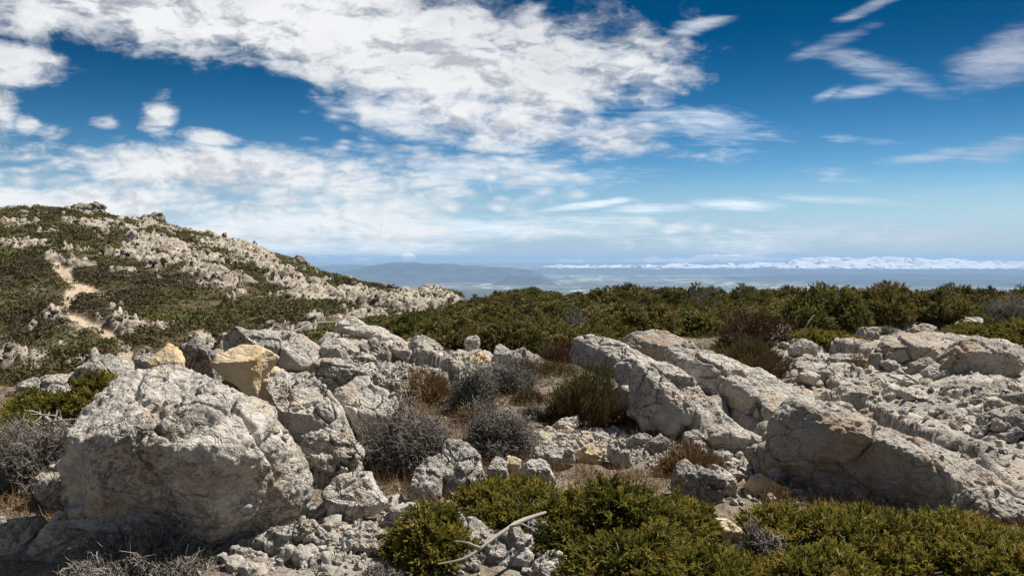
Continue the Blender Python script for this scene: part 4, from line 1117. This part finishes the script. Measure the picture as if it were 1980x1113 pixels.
cushion('brownish low shrub at the foot of the hedge above the back slab', 'red', 1040, 1125, 655, 700, 2200, D=11.6)
cushion('dry tuft at the lower left foot of the great slab', 'dry', 1470, 1545, 930, 975, 900, D=4.9, cat='tuft')
cushion('green brown clump left of the small rusty tuft on the ridge rubble', 'broom', 650, 700, 672, 700, 900, D=10.2)
cushion('brown heath bush in the hedge above the left ridge crest', 'red', 865, 935, 618, 662, 2000, D=15.5)
cushion('grey dead bush in the hedge left of the silvery one', 'spine', 955, 1025, 592, 640, 1600, D=18)
cushion('russet bush in the hedge behind the long slab ridge', 'red', 1205, 1285, 582, 640, 2200, D=16.5)
cushion('bleached twiggy bush near the hedge top left of the reddish bush', 'spine', 1325, 1395, 560, 610, 1500, D=20)
cushion('straw brown bush in the hedge right of the reddish bush', 'dry', 1590, 1665, 570, 630, 2200, D=16, cat='bush')
cushion('pale sage coloured bush in the hedge behind the flat topped outcrop', 'sage', 1700, 1765, 568, 615, 1300, D=18)
cushion('low grey spines at the bottom edge below the cracked rock mass', 'spine', 680, 790, 1085, 1150, 1800, D=3.75)
cushion('silvery dead bush standing in the middle of the juniper hedge', 'spine', 1085, 1145, 598, 640, 1300, D=15.5)
cushion('grey brown bush on the skyline at the right edge', 'spine', 1890, 2010, 570, 618, 2400, D=17)
cushion('brown grey bush behind the left ridge crest at the hedge end', 'red', 765, 860, 604, 648, 1600, D=17)
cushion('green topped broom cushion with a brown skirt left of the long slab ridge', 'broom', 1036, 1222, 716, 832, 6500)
cushion('brown grassy broom clump beside the pale boulders', 'dry', 768, 890, 712, 800, 2600, D=7.6, name='grass_clump', cat='grass clump')
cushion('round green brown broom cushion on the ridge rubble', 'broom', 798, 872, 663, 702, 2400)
cushion('small rusty tuft in the rubble right of the jagged grey rock', 'dry', 715, 768, 670, 705, 1200, cat='tuft')
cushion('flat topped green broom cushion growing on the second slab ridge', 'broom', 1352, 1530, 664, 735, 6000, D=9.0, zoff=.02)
cushion('large reddish brown bush in front of the juniper hedge', 'red', 1385, 1545, 600, 680, 5200)
cushion('dry straw coloured spiky tuft behind the dark pocked boulder', 'dry', 1262, 1410, 856, 948, 3000, D=5.7, cat='tuft')
cushion('brownish green clump between the grey shrub and the broom cushion', 'broom', 1000, 1110, 692, 740, 2400, D=9.4)
cushion('small rusty tuft among the plates below the hedge', 'dry', 1635, 1690, 680, 722, 1100, D=9.6, cat='tuft')
cushion('rusty clump of dry stalks right of the cleft, above the gravel', 'dry', 870, 960, 770, 815, 1300, D=7.0, cat='tuft')
cushion('small dry tuft in the slab joints above the great slab', 'dry', 1622, 1672, 786, 816, 700, D=7.2, cat='tuft')
cushion('grey twiggy bush under the hedge beside the dark little outcrop', 'spine', 1695, 1740, 628, 655, 900, D=14)

# junipers
def juniper(label, x0, x1, y0, y1, nspr=1500, D=None, lobes=16, group=None, name='juniper_shrub', depth=1.35):
    NP[0] += 1
    loc, hw, h = site(x0, x1, y0, y1, D)
    h *= .70
    f, b = juniper_meshes(800 + NP[0], hw * 1.10, hw * depth, h, int(nspr * 2.0), True, int(lobes * 1.8))
    t = empty(name, loc + [0, 0, -.02], 0, label, 'juniper', group)
    link('foliage', f, t); link('branch', b, t)
    return t
juniper('big yellow green juniper in the front centre above the pale cracked rock', 1055, 1330, 905, 1060, 2900, D=4.05, lobes=22)
juniper('juniper at the bottom edge right of the big front one, with bare grey twigs', 1130, 1365, 1010, 1150, 2700, D=3.5, lobes=22)
juniper('juniper between the cream pointed stone and the big front juniper', 1270, 1372, 950, 1050, 1200, D=4.3)
juniper('low juniper reaching left over the stones below the standing stones', 880, 1080, 930, 1000, 1300, D=4.75)
juniper('thin juniper tuft standing in front of the knobbly pale stone', 775, 890, 965, 1095, 750, D=4.0, lobes=9)
juniper('juniper spreading below the small pale stone by the great slab', 1452, 1575, 975, 1075, 1300, D=4.2)
juniper('dark green juniper under the overhang of the great slab', 1540, 1790, 985, 1110, 2300, D=3.95, lobes=20)
juniper('juniper in the bottom right corner in front of the great slab', 1760, 2020, 995, 1120, 2300, D=3.8, lobes=20)
juniper('low juniper sprawling below the cream pointed stone at the bottom', 1330, 1480, 1062, 1150, 1300, D=3.6)
juniper('juniper along the bottom edge between grey wiry shrub and the corner one', 1490, 1700, 1050, 1190, 1900, D=3.4)
juniper('olive juniper at the left below the long low ridge', -20, 165, 712, 860, 2600, D=6.4)
juniper('olive juniper squeezed between the huge boulder and the long low ridge', 105, 285, 690, 830, 2600, D=6.5)
juniper('juniper at the far left edge above the dark spiny bush', -90, 70, 760, 890, 1600, D=5.3)
juniper('dark juniper at the right edge below the grey brown skyline bush', 1860, 2040, 602, 690, 2000, D=13.5)
juniper('small dark juniper left of the dark right edge juniper', 1820, 1890, 628, 668, 700, D=14)
juniper('small juniper creeping over the rubble under the hedge', 1540, 1640, 640, 692, 900, D=12)
juniper('tiny green sprig beside the taller standing stone', 905, 940, 918, 962, 140, D=5.0, lobes=4)

# the hedge of junipers along the brow
HC = [JUNF, JUNF, leaf_mat('hedge_dark_juniper_sprays', [(0.022, 0.028, 0.010), (0.060, 0.068, 0.020), (0.14, 0.135, 0.036), (0.24, 0.20, 0.06)], 0.22), JUNF,
      leaf_mat('hedge_browned_juniper_sprays', [(0.040, 0.030, 0.014), (0.10, 0.072, 0.028), (0.19, 0.13, 0.052), (0.32, 0.22, 0.10)], 0.22),
      leaf_mat('hedge_green_juniper_sprays', [(0.026, 0.036, 0.012), (0.080, 0.092, 0.024), (0.19, 0.18, 0.046), (0.30, 0.25, 0.075)], 0.22)]
HV = [juniper_meshes(950 + k, 1.15, 1.05, 0.85, 3600, False, 44, HC[k]) for k in range(6)]
FRONT = [(780, 15.5), (840, 13.6), (900, 12.2), (1000, 11.8), (1100, 12.5), (1180, 14.5), (1400, 15.5), (1560, 14.5), (1700, 15.0), (1850, 17.0), (2100, 18.0)]
BACK = [(780, 25), (900, 27), (1050, 28), (1300, 27), (1600, 26), (1900, 24), (2100, 23)]
def hedge_zone(u, f):
    where = ('above the left ridge crest' if u < 930 else 'behind the grey twiggy shrub' if u < 1110 else 'behind the long slab ridge' if u < 1370 else 'around the reddish bush' if u < 1560 else 'behind the flat topped outcrop' if u < 1790 else 'beside the skyline bush')
    row = 'front' if f < .25 else 'middle' if f < .68 else 'skyline'
    return where, row
pts = []
tries = 0
while tries < 6000:
    tries += 1
    u = rng.uniform(800, 2080); f = rng.random() ** 0.9
    D = tab(u, FRONT) * (1 - f) + tab(u, BACK) * f
    x = (u - 990) / FPX * D
    if all((x - a) ** 2 + (D - b) ** 2 > (1.05 + .25 * f) ** 2 for a, b, *_ in pts): pts.append((x, D, u, f))
for x, D, u, f in pts:
    z = float(height(np.array([x]), np.array([D]))[0])
    where, row = hedge_zone(u, f)
    t = empty('juniper_shrub', (x, D, z - .05), rng.uniform(0, 6.28), 'olive juniper in the %s row of the hedge %s' % (row, where), 'juniper', 'junipers of the hedge, %s row, %s' % (row, where))
    s = rng.uniform(.55, 1.15)
    if f < .12: s *= .8
    t.scale = (s, s, (.72 + .3 * rng.random() ** 2) * (1.0 if u > 1180 else .78) * (.7 + .3 * s))
    fo, br = HV[rng.choice(6, p=[.18, .18, .24, .16, .08, .16])]
    link('foliage', fo, t); link('branch', br, t)
print('hedge', len(pts))

# dead wood
def wood(label, lines, name='fallen_branch', tint=.6):
    Vs, Ts, b = [], [], 0
    for P, r0, r1 in lines:
        P = np.array(P, float)
        t = np.linspace(0, 1, 14); q = np.linspace(0, 1, len(P))
        Q = np.stack([np.interp(t, q, P[:, k]) for k in range(3)], -1)
        Q[1:-1] = (Q[:-2] + Q[1:-1] * 2 + Q[2:]) / 4
        Q += .006 * np.stack([fbm(Q * 9 + j * 7, 2) for j in range(3)], -1)
        V, T = tubes(Q[None], (np.linspace(r0, r1, 14) * (1 + .12 * rng.normal(size=14)))[None], 7)
        Vs.append(V); Ts.append(T + b); b += len(V)
    V = np.vstack(Vs)
    o = link(name, mesh_from(name, V, np.vstack(Ts), WOOD, True, {'tint': np.clip(tint + .25 * fbm(V * 30, 2), 0, 1)})); tag(o, label, 'branch')
def at(px, py, D): r = ray(px, py); return EYE + r * (D / r[1])
wood('bare grey fallen branch lying across the rocks below the front juniper', [([at(846, 1090, 3.62), at(892, 1083, 3.64), at(925, 1062, 3.7), at(958, 1036, 3.78), at(1000, 1008, 3.9), at(1056, 990, 4.1)], .004, .012),
      ([at(930, 1058, 3.7), at(905, 1048, 3.72), at(878, 1046, 3.76)], .009, .003), ([at(985, 1018, 3.85), at(1010, 1012, 3.8), at(1030, 1020, 3.8)], .007, .003)])
dw = []
for k in range(14):
    a = at(rng.uniform(60, 150), rng.uniform(815, 832), 5.55); e = at(rng.uniform(40, 175), rng.uniform(790, 822), 5.5 + rng.uniform(-.15, .15))
    dw.append(([a, (a + e) / 2 + rng.normal(size=3) * .02, e], .009, .003))
wood('bundle of bleached dead twigs in the left juniper above the dark spiny bush', dw, 'dead_twigs', .75)
wood('thin bare stick leaning out of the hedge beside the reddish bush', [([at(1552, 645, 12.0), at(1562, 625, 12.0), at(1573, 609, 12.1)], .012, .006)], 'bare_stick', .6)
wood('bare twig lying over the left ridge crest', [([at(565, 643, 10.2), at(590, 630, 10.4), at(625, 622, 10.6), at(655, 622, 10.9)], .012, .006)], 'bare_stick', .8)

# low scrub of the far hillside: nobody could count it
lr = np.random.default_rng(77)
az = np.radians(lr.uniform(-37, 1, 60000)); rr_ = np.exp(lr.uniform(math.log(26), math.log(172), 60000))
X, Y = rr_ * np.sin(az), rr_ * np.cos(az)
z, rk, so, gr, *_ , onh = height(X, Y, True)
dens = fbm(np.stack([X, Y, z], -1) / 6.0, 3)
pc = polydist(*[q - k_ for q, k_ in zip(project(np.stack([X, Y, z], -1)), (0, 6))], PATH)
keep = (pc > 15) & (onh > .5) & (rk < .35) & (so < .12) & (lr.random(60000) < np.clip(.55 + 1.3 * dens, .14, 1) * np.clip(rr_ / 120, .28, 1))
X, Y, z, dens = X[keep], Y[keep], z[keep], dens[keep]
print('scrub', len(X))
n = len(X); q = 60
rad = lr.uniform(.25, .62, n) * (1 + .5 * (Y > 70))
d = nrm(lr.normal(size=(n, q, 3)) + [0, 0, .5]); d[..., 2] = np.abs(d[..., 2])
P = np.stack([X, Y, z], -1)[:, None] + d * rad[:, None, None] * np.array([1.35, 1.35, .50]) * lr.uniform(.7, 1.05, (n, q, 1))
e1 = nrm(np.cross(d, lr.normal(size=(n, q, 3)))); e2 = nrm(np.cross(d, e1) + .5 * lr.normal(size=(n, q, 3)))
sz = (rad[:, None, None] * .20) * lr.uniform(.6, 1.2, (n, q, 1))
V = np.stack([P - e1 * sz, P + e1 * sz * .6 - e2 * sz * .6, P + e2 * sz + d * sz * .6], 2).reshape(-1, 3)
T = np.arange(len(V)).reshape(-1, 3)
tint = np.repeat(np.clip(.35 + .55 * fbm(np.stack([X, Y, z], -1) / 11.0 + 30, 3) + lr.normal(0, .10, n), 0, 1), q * 3)
HS = leaf_mat('hill_scrub_leaves', [(0.070, 0.053, 0.034), (0.095, 0.080, 0.034), (0.115, 0.115, 0.038), (0.17, 0.16, 0.055)], 0.15)
o = link('scrub', mesh_from('scrub', V, T, HS, False, {'tint': tint})); tag(o, 'dark olive low scrub covering the far hillside', kind='stuff')

# dry grass blades and litter on the open ground
lr = np.random.default_rng(99)
n = 15000
az = np.radians(lr.uniform(-36, 36, n)); rr_ = np.exp(lr.uniform(math.log(3.2), math.log(19), n))
X, Y = rr_ * np.sin(az), rr_ * np.cos(az)
z, rk, so, gr, rn, gv, onh = height(X, Y, True)
cl = fbm(np.stack([X, Y, z * 0], -1) * .9, 3)
k = (rn < .4) & (rr_ > 4.4 + lr.random(n)) & (gv < .5) & (onh < .5) & (cl + .25 * lr.normal(size=n) > -.05)
X, Y, z = X[k], Y[k], z[k]; n = len(X); q = 16
o3 = np.stack([X, Y, z - .01], -1)[:, None] + lr.normal(size=(n, q, 3)) * [.05, .05, 0]
d = nrm(lr.normal(size=(n, q, 3)) * .6 + [0, 0, .9]); d[..., 2] = np.abs(d[..., 2])
L = lr.uniform(.04, .15, (n, q, 1))
P = np.stack([o3, o3 + d * L * .5, o3 + d * L + lr.normal(size=(n, q, 3)) * L * .2 - [0, 0, .01]], 2).reshape(-1, 3, 3)
dd = d.reshape(-1, 3)
V, T = blades(P, nrm(np.cross(dd, lr.normal(size=dd.shape))), np.array([1, .8, .2])[None] * lr.uniform(.0015, .003, len(P))[:, None])
o = link('dry_grass', mesh_from('dry_grass', V, T, DRY, True, {'tint': np.repeat(np.repeat(lr.uniform(.1, .9, n), q), 6)})); tag(o, 'sparse dry grass on the open ground between the rocks', kind='stuff')
# ------------------------------------------------------------------ haze, sun, sky
SUN_AZ, SUN_EL = math.radians(62), math.radians(57)      # azimuth from straight ahead towards the right
sd = Vector((math.sin(SUN_AZ) * math.cos(SUN_EL), math.cos(SUN_AZ) * math.cos(SUN_EL), math.sin(SUN_EL)))
sun = bpy.data.lights.new('sun', 'SUN'); sun.energy = 5.0; sun.angle = math.radians(0.53); sun.color = (1.0, 0.95, 0.87)
so_ = bpy.data.objects.new('sun', sun); COL.objects.link(so_)
so_.rotation_euler = sd.to_track_quat('Z', 'Y').to_euler()

bm = bmesh.new(); bmesh.ops.create_cube(bm, size=1.0)
me = bpy.data.meshes.new('haze'); bm.to_mesh(me); bm.free()
hzo = link('haze', me); hzo.scale = (150000, 69000, 1217); hzo.location = (0, 30500, -1152 + 1217 / 2)
tag(hzo, 'thin blue haze over the plain and the far mountains', kind='stuff')
m = bpy.data.materials.new('haze_air'); m.use_nodes = True; g = G(m.node_tree)
pv = g.n('ShaderNodeVolumePrincipled', {'Color': (0.40, 0.63, 0.98, 1.0), 'Density': 2.3e-5, 'Anisotropy': 0.0})
g.n('ShaderNodeOutputMaterial', {'Volume': pv.outputs[0]})
me.materials.append(m)

W = bpy.data.worlds.new('World'); SC.world = W; W.use_nodes = True
g = G(W.node_tree)
W.cycles.sampling_method = 'MANUAL'; W.cycles.sample_map_resolution = 1024
tc = g.n('ShaderNodeTexCoord').outputs['Generated']
sky = g.n('ShaderNodeTexSky', sky_type='NISHITA', sun_disc=False, sun_elevation=SUN_EL, sun_rotation=SUN_AZ, altitude=1400.0, air_density=1.0, dust_density=0.2, ozone_density=2.0)
skyc = sky.outputs[0]
SKYK = 0.085
xyz = g.n('ShaderNodeSeparateXYZ', {0: tc})
yy = g.math('MAXIMUM', xyz.outputs[1], 0.12)
U = g.math('DIVIDE', xyz.outputs[0], yy); Vv = g.math('DIVIDE', xyz.outputs[2], yy)
UV = g.n('ShaderNodeCombineXYZ', {0: U, 1: Vv, 2: 0.0}).outputs[0]      # bearing and steepness of the direction looked along
# a cloud deck at one height seen in perspective
zz = g.math('ADD', g.math('MAXIMUM', xyz.outputs[2], 0.0), 0.10)
Q = g.n('ShaderNodeCombineXYZ', {0: g.math('DIVIDE', xyz.outputs[0], zz), 1: g.math('DIVIDE', xyz.outputs[1], zz), 2: 0.0}).outputs[0]

def cover(L, a=1.35, b=0.15):
    acc = None
    for (cu, cv, ru, rv, ro, w) in L:
        mp = g.n('ShaderNodeMapping', {'Vector': UV, 'Location': ((cu - 990) / FPX, (497 - cv) / FPX, 0), 'Rotation': (0, 0, math.radians(-ro)), 'Scale': (ru / FPX, rv / FPX, 1)}, vector_type='TEXTURE')
        d = g.vmath('LENGTH', mp.outputs[0], out=1)
        e = g.ss(d, a, b, 0.0, w)
        acc = e if acc is None else g.math('MAXIMUM', acc, e)
    return acc
CUM = [(480, 30, 800, 105, 3, 1.25), (790, 110, 430, 120, 10, 1.25), (330, 60, 300, 80, 12, .9), (1060, 140, 340, 150, -4, 1.05), (1280, 120, 130, 60, -25, .62), (960, 235, 360, 85, 5, 1.0), (1130, 275, 320, 52, 4, .8),
       (330, 325, 400, 62, 4, 1), (640, 340, 420, 60, 4, .95), (160, 390, 420, 55, 2, .95), (500, 410, 480, 42, 2, .8), (20, 130, 160, 62, 5, .9), (0, 210, 60, 55, 0, .95), (60, 240, 40, 25, 20, .7),
       (310, 228, 60, 50, -40, .9), (205, 238, 60, 22, 0, .72), (410, 268, 90, 22, 10, .7), (120, 258, 60, 24, 0, .7), (850, 320, 300, 40, 5, .72)]
RIP = [(140, 345, 440, 75, 2, .78), (480, 380, 440, 62, 2, .76), (820, 390, 360, 56, 2, .66), (900, 330, 440, 64, 5, .62), (1160, 265, 290, 60, 5, .55), (560, 445, 680, 40, 0, .78), (1250, 440, 420, 26, 0, .42), (700, 230, 160, 50, 10, .42), (960, 450, 330, 26, 0, .5)]
CIR = [(1350, 54, 80, 22, -14, .75), (1140, 396, 130, 11, -7, .95), (1270, 403, 120, 16, -2, .85), (1420, 396, 140, 17, 2, .95), (1620, 388, 190, 12, 3, .6), (1300, 240, 260, 60, 10, .5), (800, 440, 700, 38, 1, .8), (1150, 430, 300, 26, 0, .55),
       (1720, 150, 210, 36, 18, .62), (1660, 182, 130, 20, -12, .75), (1590, 190, 50, 18, -25, .7), (1930, 115, 170, 70, -30, .78), (1900, 160, 150, 40, -10, .6), (1690, 12, 120, 16, -24, .66), (1610, 85, 110, 22, -20, .5),
       (1940, 285, 130, 34, -12, .55), (1680, 275, 110, 14, 4, .5), (1800, 302, 140, 18, -8, .5), (1620, 340, 150, 24, 10, .34), (1900, 370, 180, 30, 0, .5), (1700, 455, 460, 40, 2, .62), (1350, 470, 500, 30, 0, .5), (600, 478, 600, 26, 0, .6),
       (760, 230, 150, 50, 10, .5), (1000, 330, 420, 50, 4, .55)]
FARC = [(1300, 503, 150, 7, 0, .8), (1420, 498, 110, 9, 0, 1.0), (1360, 500, 50, 9, 0, .95), (790, 496, 26, 9, 0, .9), (700, 501, 22, 4, 0, .7), (620, 497, 26, 4, 0, .55), (1120, 504, 60, 4, 0, .6), (1520, 500, 60, 5, 0, .6), (1262, 500, 26, 6, 0, .8)]
UVs = g.vmath('MULTIPLY', UV, (1.0, 2.0, 1.0))
warp = g.vmath('SCALE', g.vmath('SUBTRACT', g.noise(UVs, 5.0, 4, 0.55, 0, 'Color'), (0.5, 0.5, 0.5))); warp.node.inputs['Scale'].default_value = 0.11
UW = g.vmath('ADD', UVs, warp)
n2 = g.noise(Q, 5.5, 8, 0.60, 0.3)
st = g.noise(g.vmath('MULTIPLY', Q, (1.0, 2.4, 1.0)), 3.2, 9, 0.62, 0.9)
nv = g.noise(UW, 6.5, 10, 0.58, 0.0)
# ripples of the low thin deck: small puffs in rows
rip = g.n('ShaderNodeTexVoronoi', {'Vector': g.vmath('ADD', g.vmath('MULTIPLY', UV, (1.0, 2.6, 1.0)), warp), 'Scale': 30.0, 'Smoothness': 0.7}, feature='SMOOTH_F1').outputs['Distance']
fine_ = g.noise(UW, 22.0, 8, 0.62, 0.0)
cc = cover(CUM)
mixn = g.math('ADD', g.math('ADD', g.math('MULTIPLY', nv, 0.56), g.math('MULTIPLY', n2, 0.22)), g.math('MULTIPLY', fine_, 0.32))
dens = g.math('ADD', g.math('MULTIPLY_ADD', cc, 1.0, -0.2), g.math('MULTIPLY', g.math('SUBTRACT', mixn, 0.55), 3.1))
acum = g.math('MULTIPLY', g.ss(dens, 0.12, 0.92), g.ss(cc, 0.04, 0.22))
rp = cover(RIP, 1.3, 0.1)
drp = g.math('ADD', g.math('MULTIPLY', rp, 0.85), g.math('ADD', g.math('MULTIPLY', g.math('SUBTRACT', 0.42, rip), 0.9), g.math('MULTIPLY', g.math('SUBTRACT', nv, 0.5), 1.6)))
arip = g.math('MULTIPLY', g.math('MULTIPLY', g.ss(drp, 0.10, 1.0), 0.94), g.ss(rp, 0.03, 0.25))
acum = g.math('MAXIMUM', acum, arip)
ci = cover(CIR, 1.3, 0.1)
wisp = g.noise(g.vmath('ADD', g.vmath('MULTIPLY', UV, (1.0, 3.6, 1.0)), warp), 5.0, 10, 0.66, 0.6)
dci = g.math('ADD', g.math('MULTIPLY', ci, 0.95), g.math('MULTIPLY', g.math('SUBTRACT', g.math('ADD', g.math('MULTIPLY', st, .35), g.math('MULTIPLY', wisp, .65)), 0.5), 2.4))
acir = g.math('MULTIPLY', g.math('MULTIPLY', g.ss(dci, 0.16, 1.15), 0.88), g.ss(ci, 0.02, 0.2))
fc = cover(FARC, 1.2, 0.2)
afar = g.math('MULTIPLY', g.ss(g.math('ADD', fc, g.math('MULTIPLY', g.math('SUBTRACT', g.noise(UVs, 46.0, 6, 0.6), 0.5), 2.2)), 0.35, 0.8), g.math('MULTIPLY', g.ss(fc, 0.05, 0.3), 0.9))
# brightness inside the cumulus: sunny edges bright, thick middles greyer, more so overhead; small relief from the same noise a little way towards the sun
thick = g.ss(dens, 0.5, 1.25)
over = g.ss(Vv, 0.06, 0.33)
nsun = g.noise(g.vmath('ADD', UW, (0.018, 0.030, 0.0)), 6.5, 10, 0.58, 0.0)
fsun = g.noise(g.vmath('ADD', UW, (0.006, 0.012, 0.0)), 22.0, 8, 0.62, 0.0)
relief = g.math('ADD', g.math('MULTIPLY', g.math('SUBTRACT', nsun, nv), 3.2), g.math('MULTIPLY', g.math('SUBTRACT', fsun, fine_), 1.5))
relief = g.ss(relief, -0.12, 0.42)
shade2 = g.math('MULTIPLY', g.ss(g.noise(UW, 2.6, 6, 0.55, .2), 0.42, 0.66), g.math('MULTIPLY', thick, over))
ccol = g.mix(g.math('MULTIPLY', relief, g.math('ADD', g.math('MULTIPLY', over, 0.40), 0.50)), (0.67, 0.68, 0.695), (0.31, 0.335, 0.38))
ccol = g.mix(g.math('MULTIPLY', shade2, 0.62), ccol, (0.27, 0.29, 0.325))
far_r = g.ss(U, 0.2, 0.72)
wcol = g.mix(far_r, (0.74, 0.80, 0.86), (0.40, 0.43, 0.52))
base = g.vmath('SCALE', skyc); base.node.inputs['Scale'].default_value = SKYK
deep = g.ss(Vv, 0.02, 0.34, 0.88, 0.33)
base = g.vmath('SCALE', base); g.t.links.new(deep, base.node.inputs['Scale'])
hs = g.n('ShaderNodeHueSaturation', {'Hue': 0.501, 'Saturation': 1.55, 'Value': 1.0, 'Fac': 1.0, 'Color': base}).outputs[0]
# unseen broken cloud behind and overhead, added to whiten the ambient light
else_ = g.math('MAXIMUM', g.ss(xyz.outputs[1], 0.45, 0.15), g.ss(Vv, 0.42, 0.62))
gen = g.math('MULTIPLY', g.ss(g.noise(Q, 1.1, 7, 0.6, 0.3), 0.44, 0.60), else_)
hs = g.mix(g.math('MULTIPLY', gen, 0.6), hs, (0.36, 0.365, 0.38))
lowair = g.math('MULTIPLY', g.ss(Vv, 0.13, -0.01), 0.92)
hs = g.mix(lowair, hs, (0.27, 0.40, 0.56))
c = g.mix(acir, hs, wcol)
c = g.mix(acum, c, ccol)
c = g.mix(afar, c, (0.74, 0.74, 0.75))
c = g.vmath('SCALE', c); c.node.inputs['Scale'].default_value = 0.88 / SKYK
bg = g.n('ShaderNodeBackground', {'Color': c, 'Strength': SKYK})
g.n('ShaderNodeOutputWorld', {'Surface': bg.outputs[0]})

SC.view_settings.view_transform = 'Standard'
SC.view_settings.look = 'None'
SC.view_settings.exposure = 0.60
SC.view_settings.gamma = 1.0
SC.cycles.use_denoising = True
SC.cycles.denoising_input_passes = 'RGB_ALBEDO_NORMAL'
SC.cycles.denoising_prefilter = 'NONE'
SC.cycles.max_bounces = 6
SC.cycles.diffuse_bounces = 3
SC.cycles.volume_bounces = 1
SC.cycles.transparent_max_bounces = 4
